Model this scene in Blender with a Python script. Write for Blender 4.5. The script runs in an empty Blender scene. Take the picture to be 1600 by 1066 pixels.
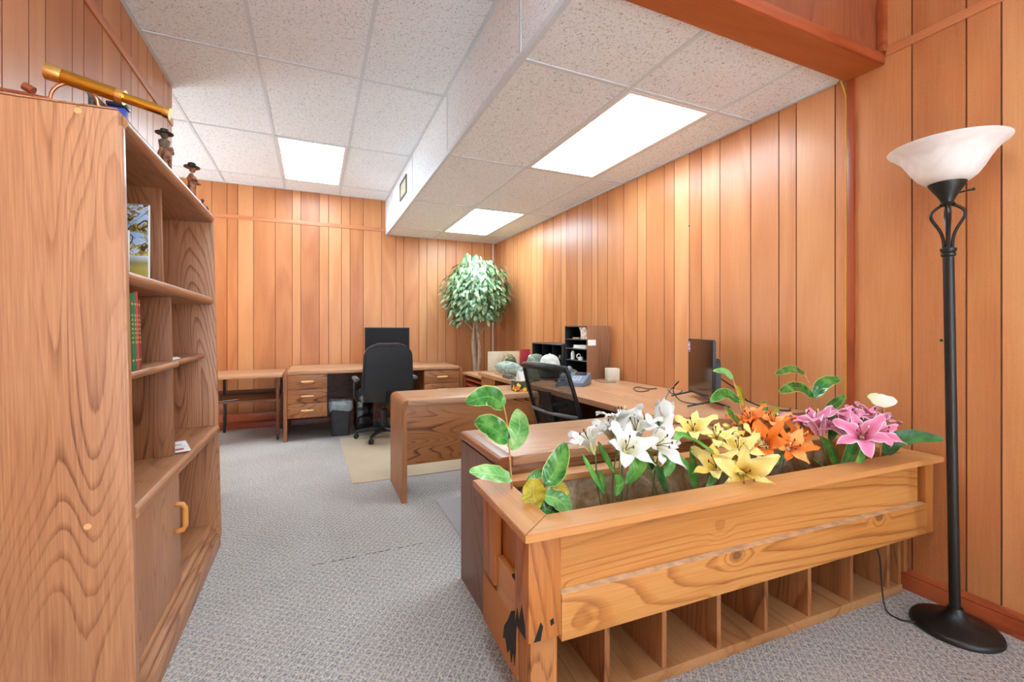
import bpy, bmesh, math, random
from mathutils import Vector, Matrix, Euler, noise as mnoise
random.seed(7)
sc = bpy.context.scene
COL = sc.collection
PI = math.pi
# ------------------------------------------------------------------ camera, world, exposure
F_PX, YAW, HOR, CAM_H = 697.0, 0.4176, 515.0, 1.144
cam = bpy.data.cameras.new('camera'); co = bpy.data.objects.new('camera', cam); COL.objects.link(co)
cam.sensor_fit = 'HORIZONTAL'; cam.sensor_width = 36; cam.lens = 36 * F_PX / 1600
cam.shift_y = (HOR - 533) / 1600; cam.clip_start = .05
co.location = (0, 0, CAM_H); co.rotation_euler = (PI / 2, 0, -YAW)
sc.camera = co
wd = bpy.data.worlds.new('world'); sc.world = wd; wd.use_nodes = True
wd.node_tree.nodes['Background'].inputs[0].default_value = (.9, .95, 1, 1)
wd.node_tree.nodes['Background'].inputs[1].default_value = .4
vs = sc.view_settings
vs.view_transform = 'Standard'; vs.look = 'None'; vs.gamma = 1; vs.use_curve_mapping = False
vs.exposure = 0.62
LIGHT_W = 17.0          # emission of the ceiling fixtures' diffusers
def bounce_lamp(name, loc, target, power, size=.5, spread=34):
    # added unseen lamp: lights the floor so it bounces onto the ceiling
    L = bpy.data.lights.new(name, 'AREA'); L.shape = 'SQUARE'; L.size = size; L.energy = power; L.color = (.84, 1.0, 1.10); L.spread = math.radians(spread)
    o = bpy.data.objects.new(name, L); COL.objects.link(o); o.location = loc
    o.rotation_euler = (Vector(target) - Vector(loc)).to_track_quat('-Z', 'Y').to_euler()
bounce_lamp('fill_beam', (0, -2.9, 2.2), (.1, -1.9, 0), 260)
bounce_lamp('fill_beam', (1.5, -2.9, 2.2), (1.2, -1.9, 0), 110)
bounce_lamp('fill_beam', (-2.5, 4.9, 2.1), (-1.95, 4.95, 0), 120)
XR, YB, ZS, ZC = 2.393, 5.96, 2.381, 2.821    # right wall, back wall, low ceiling, high ceiling
XL, YL, XS, YBM = -.9, 3.78, .86, 1.337       # left wall and where it ends, soffit face, beam

def ray(px, py):
    u = (px - 800) / F_PX; v = (HOR - py) / F_PX
    s, c = math.sin(YAW), math.cos(YAW)
    return Vector((s + u * c, c - u * s, v))
def at_y(px, py, y):
    d = ray(px, py); return Vector((0, 0, CAM_H)) + d * (y / d.y)
def at_z(px, py, z):
    d = ray(px, py); return Vector((0, 0, CAM_H)) + d * ((z - CAM_H) / d.z)

# ------------------------------------------------------------------ materials
def lin(c):
    r = []
    for v in c[:3]:
        v = v / 255; r.append(v / 12.92 if v < .04045 else ((v + .055) / 1.055) ** 2.4)
    return (*r, 1)
class NT:
    def __init__(s, name, rough=.5, spec=.5, metal=0):
        s.m = bpy.data.materials.new(name); s.m.use_nodes = True
        s.t = s.m.node_tree; s.n = s.t.nodes; s.b = s.n['Principled BSDF']
        s.b.inputs['Roughness'].default_value = rough; s.b.inputs['Metallic'].default_value = metal
        s.b.inputs['Specular IOR Level'].default_value = spec
    def put(s, sock, v):
        if v is None: return
        if hasattr(v, 'is_output') or isinstance(v, bpy.types.NodeSocket): s.t.links.new(v, sock)
        else: sock.default_value = v
    def node(s, typ, ins=None, **kw):
        n = s.n.new(typ)
        for k, v in kw.items(): setattr(n, k, v)
        for k, v in (ins or {}).items(): s.put(n.inputs[k], v)
        return n
    def math(s, op, a, b=None, c=None, clamp=False):
        n = s.n.new('ShaderNodeMath'); n.operation = op; n.use_clamp = clamp
        s.put(n.inputs[0], a); s.put(n.inputs[1], b); s.put(n.inputs[2], c)
        return n.outputs[0]
    def coord(s, scale=(1, 1, 1), rot=(0, 0, 0), rnd=True, which='Object'):
        tc = s.n.new('ShaderNodeTexCoord').outputs[which]
        if rnd:
            oi = s.n.new('ShaderNodeObjectInfo')
            k = s.math('MULTIPLY', oi.outputs['Random'], 17.3)
            tc = s.node('ShaderNodeVectorMath', {0: tc, 1: s.node('ShaderNodeCombineXYZ', {0: k, 1: k, 2: k}).outputs[0]}, operation='ADD').outputs[0]
        return s.node('ShaderNodeMapping', {'Vector': tc, 'Scale': scale, 'Rotation': rot}).outputs[0]
    def noise(s, vec, scale, detail=2, dist=0, rough=.5):
        return s.node('ShaderNodeTexNoise', {'Vector': vec, 'Scale': scale, 'Detail': detail, 'Distortion': dist, 'Roughness': rough}).outputs[0]
    def ramp(s, fac, stops, interp='LINEAR'):
        n = s.n.new('ShaderNodeValToRGB'); n.color_ramp.interpolation = interp
        e = n.color_ramp.elements
        while len(e) < len(stops): e.new(.5)
        for i, (p, c) in enumerate(stops):
            e[i].position = p; e[i].color = c if len(c) == 4 else lin(c)
        s.put(n.inputs[0], fac); return n.outputs[0]
    def mix(s, fac, a, b, mode='MIX'):
        n = s.n.new('ShaderNodeMix'); n.data_type = 'RGBA'; n.blend_type = mode
        s.put(n.inputs[0], fac); s.put(n.inputs[6], a); s.put(n.inputs[7], b); return n.outputs[2]
    def bump(s, h, strength=.2, dist=.002):
        s.put(s.b.inputs['Normal'], s.node('ShaderNodeBump', {'Height': h, 'Strength': strength, 'Distance': dist}).outputs[0])
    def color(s, c): s.put(s.b.inputs['Base Color'], c)
AX = {'X': 0, 'Y': 1, 'Z': 2}
def wood(name, dark, mid, light, axis='Z', s=1.0, ring=9, rough=.42, fine=.45, knots=False, spec=.4, bump=.12, rw=.26):
    w = NT(name, rough, spec)
    k1 = [1, 1, 1]; k1[AX[axis]] = .16
    k2 = [1, 1, 1]; k2[AX[axis]] = .022
    v1 = w.coord(k1); v2 = w.coord(k2)
    f = w.noise(v1, 3.2 * s, 1.2, .25)
    if knots:
        kk = [1, 1, 1]; kk[AX[axis]] = .72
        vo = w.node('ShaderNodeTexVoronoi', {'Vector': w.coord(kk), 'Scale': 4.6, 'Randomness': 1.0}, feature='F1')
        dist = vo.outputs['Distance']
        halo = w.math('SUBTRACT', 1, w.math('MULTIPLY', dist, 3.2), clamp=True)
        f = w.math('ADD', f, w.math('MULTIPLY', w.math('POWER', halo, 2), .20))
    r = w.math('FRACT', w.math('ADD', w.math('MULTIPLY', f, ring * 2.6), w.math('MULTIPLY', w.noise(v2, 60 * s, 2), .30)))
    r = w.math('MINIMUM', w.math('MULTIPLY', r, 3.2), w.math('MULTIPLY', w.math('SUBTRACT', 1, r), 14))
    r = w.math('MINIMUM', r, 1.0)
    patch = w.math('MULTIPLY_ADD', w.noise(v1, 4.5 * s, 1), 3.2, -1.0, clamp=True)
    r = w.math('SUBTRACT', 1, w.math('MULTIPLY', w.math('SUBTRACT', 1, r), patch))
    fib = w.noise(v2, 190 * s, 3, .1, .6)
    tone = w.noise(v1, 2.6 * s, 2, .2)
    val = w.math('ADD', w.math('MULTIPLY_ADD', r, rw, (.30 - rw) * .8), w.math('MULTIPLY', fib, fine))
    val = w.math('ADD', val, w.math('MULTIPLY', tone, .42))
    c = w.ramp(val, [(.36, dark), (.60, mid), (.82, light)])
    if knots:
        core = w.math('SUBTRACT', 1.25, w.math('MULTIPLY', dist, 11), clamp=True)
        c = w.mix(w.math('MULTIPLY', w.math('SMOOTH_MIN', core, .55, .2), 1.5, clamp=True), c, lin((104, 62, 30)))
    w.color(c); w.bump(w.math('ADD', fib, w.math('MULTIPLY', r, .3)), bump, .001)
    return w.m
def plain(name, c, rough=.5, spec=.5, metal=0, var=.06, vscale=12, bump=0, bscale=60, coat=0, alpha=1, trans=0):
    w = NT(name, rough, spec, metal)
    v = w.coord()
    n = w.noise(v, vscale, 4)
    a = lin([max(0, x * (1 - var * 1.6)) for x in c]); b = lin([min(255, x * (1 + var)) for x in c])
    w.color(w.ramp(n, [(.3, a), (.7, b)]))
    if bump: w.bump(w.noise(v, bscale, 3), bump, .002)
    w.b.inputs['Coat Weight'].default_value = coat; w.b.inputs['Alpha'].default_value = alpha
    w.b.inputs['Transmission Weight'].default_value = trans
    return w.m
def panel_mat(name, dark, mid, light, axis='Z'):
    w = NT(name, .36, .4)
    at = w.node('ShaderNodeAttribute', attribute_name='tone').outputs['Fac']
    off = w.math('MULTIPLY', at, 31.0)
    tc = w.n.new('ShaderNodeTexCoord').outputs['Object']
    tc = w.node('ShaderNodeVectorMath', {0: tc, 1: w.node('ShaderNodeCombineXYZ', {0: off, 1: off, 2: off}).outputs[0]}, operation='ADD').outputs[0]
    k1 = [1, 1, 1]; k1[AX[axis]] = .2
    k2 = [1, 1, 1]; k2[AX[axis]] = .03
    m1 = w.node('ShaderNodeMapping', {'Vector': tc, 'Scale': k1}).outputs[0]
    m2 = w.node('ShaderNodeMapping', {'Vector': tc, 'Scale': k2}).outputs[0]
    f = w.noise(m1, 2.2, 2, .5)
    r = w.math('MULTIPLY_ADD', w.math('SINE', w.math('MULTIPLY', f, 34)), .5, .5)
    fib = w.noise(m2, 170, 3, .1, .6)
    val = w.math('ADD', w.math('MULTIPLY', r, .07), w.math('MULTIPLY', fib, .16))
    val = w.math('ADD', val, w.math('MULTIPLY', w.noise(m1, 1.6, 3, .3), .34))
    val = w.math('ADD', val, w.math('MULTIPLY', at, .20)); val = w.math('ADD', val, w.math('MULTIPLY', w.noise(tc, 240, 2), .14))
    w.color(w.ramp(val, [(.30, dark), (.47, mid), (.66, light)]))
    w.put(w.b.inputs['Roughness'], w.math('MULTIPLY_ADD', fib, .16, .28))
    w.bump(fib, .08, .001)
    return w.m
M = {}
M['panel'] = panel_mat('wall_panelling', (165, 97, 54), (192, 125, 77), (211, 151, 102))
M['groove'] = plain('panel_groove', (112, 58, 30), .8)
M['trim'] = wood('red_trim', (112, 46, 22), (146, 64, 32), (166, 82, 46), 'Y', 1, 3, .35)
M['trim_x'] = wood('red_trim_cross', (112, 46, 22), (146, 64, 32), (166, 82, 46), 'X', 1, 3, .35)
M['trim_z'] = wood('red_trim_upright', (112, 46, 22), (146, 64, 32), (166, 82, 46), 'Z', 1, 3, .35)
M['beam'] = wood('beam_board', (118, 52, 16), (142, 66, 24), (158, 80, 36), 'X', .8, 3, .4)
M['rail'] = wood('panel_rail', (160, 90, 52), (186, 112, 70), (204, 132, 88), 'X', 1, 3, .4)
M['rail_y'] = wood('panel_rail_side', (160, 90, 52), (186, 112, 70), (204, 132, 88), 'Y', 1, 3, .4)
M['bulk'] = wood('bulkhead_panel', (84, 38, 20), (122, 60, 34), (148, 82, 50), 'Z', 1.2, 5, .4)
M['walnut'] = wood('walnut_laminate', (98, 56, 32), (162, 106, 70), (192, 138, 98), 'Z', 1.3, 13, .38, rw=.28)
M['walnut_shade'] = wood('walnut_laminate_shaded', (70, 38, 20), (130, 80, 48), (166, 112, 72), 'Z', 1.3, 13, .42, rw=.30)  # same walnut, darkened to put the interior's shade into the colour
M['walnut_y'] = wood('walnut_laminate_shelf', (94, 52, 30), (154, 98, 62), (186, 132, 92), 'Y', 1.0, 7, .36)
M['walnut_x'] = wood('walnut_laminate_cross', (94, 52, 30), (154, 98, 62), (186, 132, 92), 'X', 1.0, 7, .36)
M['oak'] = wood('oak_laminate', (84, 42, 18), (140, 84, 44), (168, 110, 64), 'X', 1.7, 11, .4, rw=.46)
M['oak_z'] = wood('oak_laminate_upright', (98, 54, 24), (142, 86, 46), (166, 110, 66), 'Z', 1.0, 5, .4)
M['oak_y'] = wood('oak_laminate_side', (84, 42, 18), (140, 84, 44), (168, 110, 64), 'Y', 1.4, 9, .4)
M['top_x'] = wood('desk_top_laminate', (134, 88, 58), (170, 122, 86), (190, 144, 108), 'X', 1.6, 5, .34, .5)
M['top_y'] = wood('desk_top_laminate_long', (134, 88, 58), (172, 122, 86), (192, 144, 106), 'Y', 1.6, 5, .34, .5)
M['dwalnut'] = wood('dark_walnut_end', (84, 54, 40), (118, 80, 62), (138, 98, 78), 'Z', 1.4, 4, .45)
M['bull'] = wood('bullnose_edge', (96, 48, 24), (134, 76, 42), (160, 98, 60), 'Y', 1, 3, .3)
M['dkwood'] = wood('dark_desk_wood', (66, 36, 22), (96, 56, 36), (120, 74, 48), 'X', 1.2, 6, .45)
M['pine'] = wood('cedar_board', (142, 82, 32), (184, 120, 56), (206, 150, 86), 'X', .9, 7, .5, .3, True)
M['pine_x'] = wood('cedar_rim_board', (162, 100, 48), (194, 132, 74), (208, 152, 96), 'X', .8, 3, .45, .3)
M['pine_y'] = wood('cedar_rim_end_board', (162, 100, 48), (194, 132, 74), (208, 152, 96), 'Y', .8, 3, .45, .3)
M['pine_z'] = wood('cedar_post', (134, 74, 28), (172, 104, 46), (194, 128, 66), 'Z', 1.1, 6, .5, .35)
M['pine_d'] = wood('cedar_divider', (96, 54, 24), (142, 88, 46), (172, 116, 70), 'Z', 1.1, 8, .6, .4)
M['pine_dy'] = wood('cedar_tray', (118, 74, 40), (158, 108, 64), (182, 134, 88), 'Y', 1.2, 4, .6, .4)
M['pine_r'] = wood('rough_sawn_leg', (70, 38, 18), (130, 78, 38), (172, 114, 64), 'Z', 2.0, 8, .8, .85, bump=.6)
M['stain'] = plain('black_scorch_mark', (26, 18, 12), .8, var=.4, vscale=30)
M['handle'] = wood('wood_pull', (190, 130, 74), (214, 156, 98), (228, 176, 120), 'X', 1, 2, .35)
M['handle_o'] = wood('orange_wood_pull', (178, 100, 36), (206, 128, 56), (222, 150, 78), 'Z', 1, 2, .3)
M['black'] = plain('black_plastic', (24, 24, 26), .4, .5)
M['black_m'] = plain('black_metal', (30, 29, 28), .38, .5, .3)
M['leather'] = plain('black_leather', (34, 35, 38), .36, .5, bump=.25, bscale=220)
M['grey_pl'] = plain('grey_arm_plastic', (98, 98, 100), .5)
M['screen'] = plain('dark_screen', (10, 10, 13), .12, .6, var=.02)
M['white'] = plain('white_plastic', (226, 222, 212), .5, var=.02)
M['cream'] = plain('cream_plastic', (216, 206, 184), .5, var=.02)
M['paper'] = plain('white_paper', (236, 234, 230), .8, var=.03)
M['bin'] = plain('dark_grey_bin', (56, 56, 60), .5)
M['brass'] = plain('polished_brass', (206, 156, 58), .18, .5, 1.0, var=.03)
M['brass_l'] = plain('pale_brass_ring', (232, 196, 120), .2, .5, 1.0, var=.02)
M['copper'] = plain('copper_wire', (176, 106, 72), .35, .5, .8)
M['chrome'] = plain('chrome', (200, 200, 204), .15, .5, 1.0, var=.01)
M['tbar'] = plain('ceiling_grid_bar', (212, 221, 227), .5, var=.01)
M['blue'] = plain('blue_card', (30, 62, 176), .5)

def carpet_mat():
    w = NT('speckled_carpet', .95, .1)
    v = w.coord(rot=(0, 0, math.radians(37 + 0)), rnd=False)
    sep = w.node('ShaderNodeSeparateXYZ', {0: v})
    n1 = w.noise(w.node('ShaderNodeMapping', {'Vector': v, 'Scale': (1, .45, 1)}).outputs[0], 190, 3, 0, .75); n2 = w.noise(v, 320, 2); n3 = w.noise(v, 2.0, 3)
    wob = w.math('MULTIPLY', w.noise(v, 40, 2), .25)
    def lines(sock, per, wid):
        f = w.math('FRACT', w.math('ADD', w.math('MULTIPLY', sock, 1 / per), wob))
        return w.math('LESS_THAN', f, wid)
    l1 = w.math('MULTIPLY', lines(sep.outputs[0], .027, .17), w.math('GREATER_THAN', n2, .40))
    l2 = w.math('MULTIPLY', lines(sep.outputs[1], .030, .15), w.math('GREATER_THAN', n2, .46))
    base = w.ramp(n1, [(.34, (66, 62, 68)), (.44, (122, 118, 124)), (.55, (172, 166, 164)), (.66, (232, 222, 206))])
    ln = w.math('MAXIMUM', l1, l2)
    c = w.mix(w.math('MULTIPLY', ln, .62), base, lin((216, 202, 176)))
    c = w.mix(.22, c, w.ramp(n3, [(.3, (150, 144, 140)), (.7, (200, 193, 187))]))
    w.color(c); w.bump(w.math('ADD', n1, w.math('MULTIPLY', ln, .3)), .6, .004)
    return w.m
M['carpet'] = carpet_mat()
def tile_mat():
    w = NT('fissured_ceiling_tile', .85, .2)
    v = w.coord(rnd=False)
    a = w.noise(v, 95, 2, 1.4, .6); b = w.noise(v, 230, 2)
    f = w.ramp(a, [(.36, (166, 170, 172)), (.41, (240, 246, 250))])
    g = w.ramp(b, [(.28, (186, 182, 176)), (.36, (255, 255, 255))])
    w.color(w.mix(.8, f, g, 'MULTIPLY')); w.bump(w.math('ADD', a, b), .25, .003)
    return w.m
M['tile'] = tile_mat()

# ------------------------------------------------------------------ mesh helpers
class B:
    def __init__(s): s.bm = bmesh.new(); s.mi = 0
    def _tag(s, faces):
        for f in faces: f.material_index = s.mi
    def box(s, x0, x1, y0, y1, z0, z1, bev=0, seg=2, mat=None):
        r = bmesh.ops.create_cube(s.bm, size=1); vv = r['verts']
        for v in vv:
            v.co = Vector(((x0 + x1) / 2 + v.co.x * (x1 - x0), (y0 + y1) / 2 + v.co.y * (y1 - y0), (z0 + z1) / 2 + v.co.z * (z1 - z0)))
        fs = list({f for v in vv for f in v.link_faces}); s._tag(fs)
        if bev:
            es = list({e for v in vv for e in v.link_edges})
            r = bmesh.ops.bevel(s.bm, geom=es, offset=bev, segments=seg, affect='EDGES', profile=.6)
            vv = list({v for f in r['faces'] for v in f.verts} | {v for v in vv if v.is_valid}); s._tag(r['faces'])
        if mat is not None: bmesh.ops.transform(s.bm, matrix=mat, verts=vv)
        return vv
    def prism(s, pts, lo, hi, axis='Z', bev=0, mat=None):
        """pts: 2D outline in the two other axes (cyclic order XY, YZ, XZ)"""
        def P(a, b, c): return Vector((a, b, c)) if axis == 'Z' else (Vector((c, a, b)) if axis == 'X' else Vector((a, c, b)))
        lov = [s.bm.verts.new(P(a, b, lo)) for a, b in pts]; hiv = [s.bm.verts.new(P(a, b, hi)) for a, b in pts]
        fs = [s.bm.faces.new(lov[::-1]), s.bm.faces.new(hiv)]
        n = len(pts)
        for i in range(n): fs.append(s.bm.faces.new((lov[i], lov[(i + 1) % n], hiv[(i + 1) % n], hiv[i])))
        s._tag(fs); bmesh.ops.recalc_face_normals(s.bm, faces=fs)
        vv = lov + hiv
        if bev:
            es = [e for e in fs[0].edges] + [e for e in fs[1].edges]
            r = bmesh.ops.bevel(s.bm, geom=es, offset=bev, segments=2, affect='EDGES'); s._tag(r['faces'])
            vv = list({v for v in vv if v.is_valid} | {v for f in r['faces'] for v in f.verts})
        if mat is not None: bmesh.ops.transform(s.bm, matrix=mat, verts=vv)
        return vv
    def tube(s, pts, r, seg=8, caps=True, closed=False):
        pts = [Vector(p) for p in pts]; n = len(pts)
        rr = r if isinstance(r, (list, tuple)) else [r] * n
        rings = []; up = None
        for i, p in enumerate(pts):
            if closed: t = pts[(i + 1) % n] - pts[i - 1]
            else: t = pts[min(i + 1, n - 1)] - pts[max(i - 1, 0)]
            t.normalize()
            if up is None:
                up = Vector((0, 0, 1)) if abs(t.z) < .9 else Vector((1, 0, 0))
            a = t.cross(up)
            if a.length < 1e-5: a = t.orthogonal()
            a.normalize(); b = a.cross(t).normalized(); up = b
            rings.append([s.bm.verts.new(p + (a * math.cos(q) + b * math.sin(q)) * rr[i]) for q in [2 * PI * k / seg for k in range(seg)]])
        fs = []
        for i in range(n if closed else n - 1):
            A, C = rings[i], rings[(i + 1) % n]
            for k in range(seg): fs.append(s.bm.faces.new((A[k], A[(k + 1) % seg], C[(k + 1) % seg], C[k])))
        if caps and not closed: fs += [s.bm.faces.new(rings[0]), s.bm.faces.new(rings[-1][::-1])]
        s._tag(fs); bmesh.ops.recalc_face_normals(s.bm, faces=fs)
        return [v for q in rings for v in q]
    def cyl(s, p0, p1, r0, r1=None, seg=20): return s.tube([p0, p1], [r0, r0 if r1 is None else r1], seg)
    def lathe(s, prof, c=(0, 0, 0), seg=32, closed=False, sx=1, sy=1):
        rings = []
        for r, z in prof:
            rings.append([s.bm.verts.new((c[0] + max(r, 1e-4) * sx * math.cos(2 * PI * k / seg), c[1] + max(r, 1e-4) * sy * math.sin(2 * PI * k / seg), c[2] + z)) for k in range(seg)])
        fs = []
        m = len(rings)
        for i in range(m if closed else m - 1):
            A, C = rings[i], rings[(i + 1) % m]
            for k in range(seg): fs.append(s.bm.faces.new((A[k], A[(k + 1) % seg], C[(k + 1) % seg], C[k])))
        if not closed: fs += [s.bm.faces.new(rings[0][::-1]), s.bm.faces.new(rings[-1])]
        s._tag(fs); bmesh.ops.recalc_face_normals(s.bm, faces=fs)
        return [v for q in rings for v in q]
    def grid(s, fn, nu, nv, attr=None):
        """fn(u,v)->Vector, u,v in 0..1"""
        if attr:
            for q in ('mid', 'along'):
                if not s.bm.verts.layers.float.get(q): s.bm.verts.layers.float.new(q)
        g = [[s.bm.verts.new(fn(i / nu, j / nv)) for j in range(nv + 1)] for i in range(nu + 1)]
        fs = [s.bm.faces.new((g[i][j], g[i + 1][j], g[i + 1][j + 1], g[i][j + 1])) for i in range(nu) for j in range(nv)]
        s._tag(fs)
        if attr:
            L = s.bm.verts.layers.float.get('mid')
            L2 = s.bm.verts.layers.float.get('along')
            for i in range(nu + 1):
                for j in range(nv + 1): g[i][j][L] = abs(j / nv * 2 - 1); g[i][j][L2] = i / nu
        return [v for q in g for v in q]
    def ball(s, c, rx, ry=None, rz=None, seg=16, mat=None):
        r = bmesh.ops.create_uvsphere(s.bm, u_segments=seg, v_segments=max(6, seg // 2), radius=1)
        ry = ry or rx; rz = rz or rx
        for v in r['verts']: v.co = Vector((c[0] + v.co.x * rx, c[1] + v.co.y * ry, c[2] + v.co.z * rz))
        s._tag({f for v in r['verts'] for f in v.link_faces})
        if mat is not None: bmesh.ops.transform(s.bm, matrix=mat, verts=r['verts'])
        return r['verts']
ORG = {}
def thing(name, label, cat, loc=(0, 0, 0), rot=(0, 0, 0), group=None, world=True):
    o = bpy.data.objects.new(name, None); COL.objects.link(o)
    o.empty_display_size = .05
    o.location = loc; o.rotation_euler = rot
    o['label'] = label; o['category'] = cat
    if group: o['group'] = group
    ORG[o.name] = Vector(loc) if world else Vector((0, 0, 0))
    return o
def add(name, b, mat, parent=None, smooth=40, label=None):
    me = bpy.data.meshes.new(name)
    b.bm.normal_update()
    b.bm.to_mesh(me); b.bm.free()
    for m in (mat if isinstance(mat, (list, tuple)) else [mat]): me.materials.append(m)
    o = bpy.data.objects.new(name, me); COL.objects.link(o)
    if parent is not None:
        o.parent = parent; g = ORG.get(parent.name, Vector((0, 0, 0))); ORG[o.name] = g
        me.transform(Matrix.Translation(-g))
    if smooth:
        me.shade_smooth(); me.set_sharp_from_angle(angle=math.radians(smooth))
    if label: o['label'] = label
    return o
def solo(name, b, mat, label, cat, group=None, smooth=40):
    o = add(name, b, mat, None, smooth)
    xs = [v.co for v in o.data.vertices]
    g = Vector(((min(v.x for v in xs) + max(v.x for v in xs)) / 2, (min(v.y for v in xs) + max(v.y for v in xs)) / 2, min(v.z for v in xs)))
    o.data.transform(Matrix.Translation(-g)); o.location = g; ORG[o.name] = g
    o['label'] = label; o['category'] = cat
    if group: o['group'] = group
    return o
def struct(name, b, mat, smooth=30):
    o = add(name, b, mat, None, smooth); o['kind'] = 'structure'; return o

# ------------------------------------------------------------------ the room
b = B(); b.box(-2.7, XR + .1, -3.1, YB + .1, -.08, 0); struct('floor', b, M['carpet'])
b = B(); rs = random.Random(5)
for k in range(26):      # worn carpet seam
    f = k / 26; p = at_z(425 + 270 * f, 897 - 55 * f, 0); q = at_z(425 + 270 * (f + .03), 897 - 55 * (f + .03), 0)
    if 5 < k < 23 and k % 5 != 3: w_ = rs.uniform(.001, .0035); b.prism([(p.x, p.y - w_), (q.x, q.y - w_ * .6), (q.x, q.y + w_ * .6), (p.x, p.y + w_)], .0003, .0012, 'Z')
struct('carpet_seam', b, plain('dark_seam', (74, 68, 66), .9))

def plank_wall(name, axis, fixed, face, edges, z0, z1, lo, hi, thick=.06, mats=None):
    """vertical boards with recessed dark grooves. axis 'X': wall plane y=fixed, boards run along x."""
    b = B(); bm = b.bm
    L = bm.faces.layers.float.new('tone')
    e = sorted([v for v in edges if lo < v < hi]); gw = .0028
    def P(t, d, z): return Vector((t, fixed - face * d, z)) if axis == 'X' else Vector((fixed - face * d, t, z))
    rng = random.Random(sum(ord(c) for c in name))
    st = [lo] + e + [hi]
    def quad(a, bb, tone, mi):
        f = bm.faces.new([bm.verts.new(p) for p in (a[0], bb[0], bb[1], a[1])]); f[L] = tone; f.material_index = mi
    for i in range(len(st) - 1):
        a = st[i] + (gw if i else 0); c = st[i + 1] - (gw if i < len(st) - 2 else 0)
        quad((P(a, 0, z0), P(a, 0, z1)), (P(c, 0, z0), P(c, 0, z1)), rng.random(), 0)
        if i < len(st) - 2:
            g0, g1 = st[i + 1] - gw, st[i + 1] + gw; m = st[i + 1]
            quad((P(g0, 0, z0), P(g0, 0, z1)), (P(m, -.004, z0), P(m, -.004, z1)), 0, 1)
            quad((P(m, -.004, z0), P(m, -.004, z1)), (P(g1, 0, z0), P(g1, 0, z1)), 0, 1)
    # body behind
    if axis == 'X':
        y0, y1 = sorted((fixed + face * .006, fixed + face * thick)); b.mi = 1; b.box(lo, hi, y0, y1, z0, z1)
    else:
        x0, x1 = sorted((fixed + face * .006, fixed + face * thick)); b.mi = 1; b.box(x0, x1, lo, hi, z0, z1)
    bmesh.ops.remove_doubles(bm, verts=bm.verts, dist=1e-5)
    return struct(name, b, [M['panel'], M['groove']], 0)
def fill(edges, lo, hi, seed):
    r = random.Random(seed); e = list(edges); a = min(e)
    while a > lo: a -= r.choice((.10, .15, .2, .13, .23)); e.append(a)
    a = max(e)
    while a < hi: a += r.choice((.10, .15, .2, .13, .23)); e.append(a)
    return e
back_e = [-1.052, -.905, -.801, -.644, -.42, -.24, -.147, .059, .165, .313, .414, .572, .797, .979, 1.079, 1.282, 1.39, 1.539, 1.651, 1.797, 2.028, 2.212]
right_e = [.797, .897, 1.075, 1.39, 1.588, 1.687, 1.864, 2.086, 2.236, 2.343, 2.486, 2.586, 2.783, 2.889, 3.065, 3.29, 3.442, 3.541, 3.7, 3.792, 4.002, 4.107, 4.279, 4.503, 4.67, 4.805, 5.001, 5.219, 5.352, 5.6, 5.8]
left_e = [1.939, 2.084, 2.188, 2.387, 2.486, 2.669, 2.888, 3.027, 3.132, 3.279, 3.382, 3.584, 3.682]
plank_wall('wall_back', 'X', YB, 1, fill(back_e, -2.6, 2.3, 3), 0, ZC, -2.6, XR)
plank_wall('wall_right', 'Y', XR, 1, fill(right_e, -3, 5.9, 4), 0, ZC, -3.0, YB)
plank_wall('wall_left', 'Y', XL, -1, fill(left_e, -3, 3.7, 5), 0, ZC, -3.0, YL)
b = B(); b.box(XL - .1, XL - .001, YL - .06, YL, 0, ZC); struct('wall_left_end', b, M['trim_z'])
b = B(); b.box(-2.7, -2.6, YL - .06, YB, 0, ZC); struct('wall_alcove', b, M['panel'])
b = B(); b.box(-2.7, XL - .1, YL - .06, YL - .02, 0, ZC); struct('wall_alcove_front', b, M['panel'])
b = B(); b.box(XL - .1, XR + .1, -3.1, -3.0, 0, ZC); struct('wall_rear', b, plain('pale_painted_wall', (226, 222, 214), .7))
def make_fill_window(n, x0, x1, z0, z1, power):  # unseen windows added behind the camera, glowing panes brighten the room
    b = B()
    for q in ((x0 - .06, x0, z0 - .06, z1 + .06), (x1, x1 + .06, z0 - .06, z1 + .06), (x0, x1, z0 - .06, z0), (x0, x1, z1, z1 + .06), ((x0 + x1) / 2 - .02, (x0 + x1) / 2 + .02, z0, z1)):
        b.box(q[0], q[1], -2.999, -2.95, q[2], q[3], .003)
    o = struct('fill_window_%d' % n, b, plain('white_fill_frame', (232, 230, 226), .5))
    w = NT('fill_pane_glow', .1); w.color((.8, .88, 1, 1)); w.put(w.b.inputs['Emission Color'], (.78, 1.0, 1.18, 1)); w.put(w.b.inputs['Emission Strength'], power)
    b = B(); b.box(x0, x1, -2.999, -2.985, z0, z1); q = add('pane', b, w.m, o)  # glowing pane of the added unseen window
FILL_WIN_P = 4.6
b = B()
for q in ((4.3, 4.36, .9, 2.3), (5.5, 5.56, .9, 2.3)): b.box(-2.599, -2.56, *q)
for q in ((4.36, 5.5, .9, .96), (4.36, 5.5, 2.24, 2.3)): b.box(-2.599, -2.56, *q)
o = struct('fill_window_3', b, plain('white_fill_frame', (232, 230, 226), .5))  # unseen alcove window, added to brighten the far wall and ceiling
w = NT('fill_pane_glow', .1); w.color((.8, .88, 1, 1)); w.put(w.b.inputs['Emission Color'], (.86, 1.0, 1.05, 1)); w.put(w.b.inputs['Emission Strength'], 7.0)
b = B(); b.box(-2.599, -2.585, 4.36, 5.5, .96, 2.24); add('pane', b, w.m, o)  # glowing pane of the added unseen alcove window
make_fill_window(1, -.7, .6, .7, 2.4, FILL_WIN_P); make_fill_window(2, .9, 2.2, .7, 2.4, FILL_WIN_P)
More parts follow.
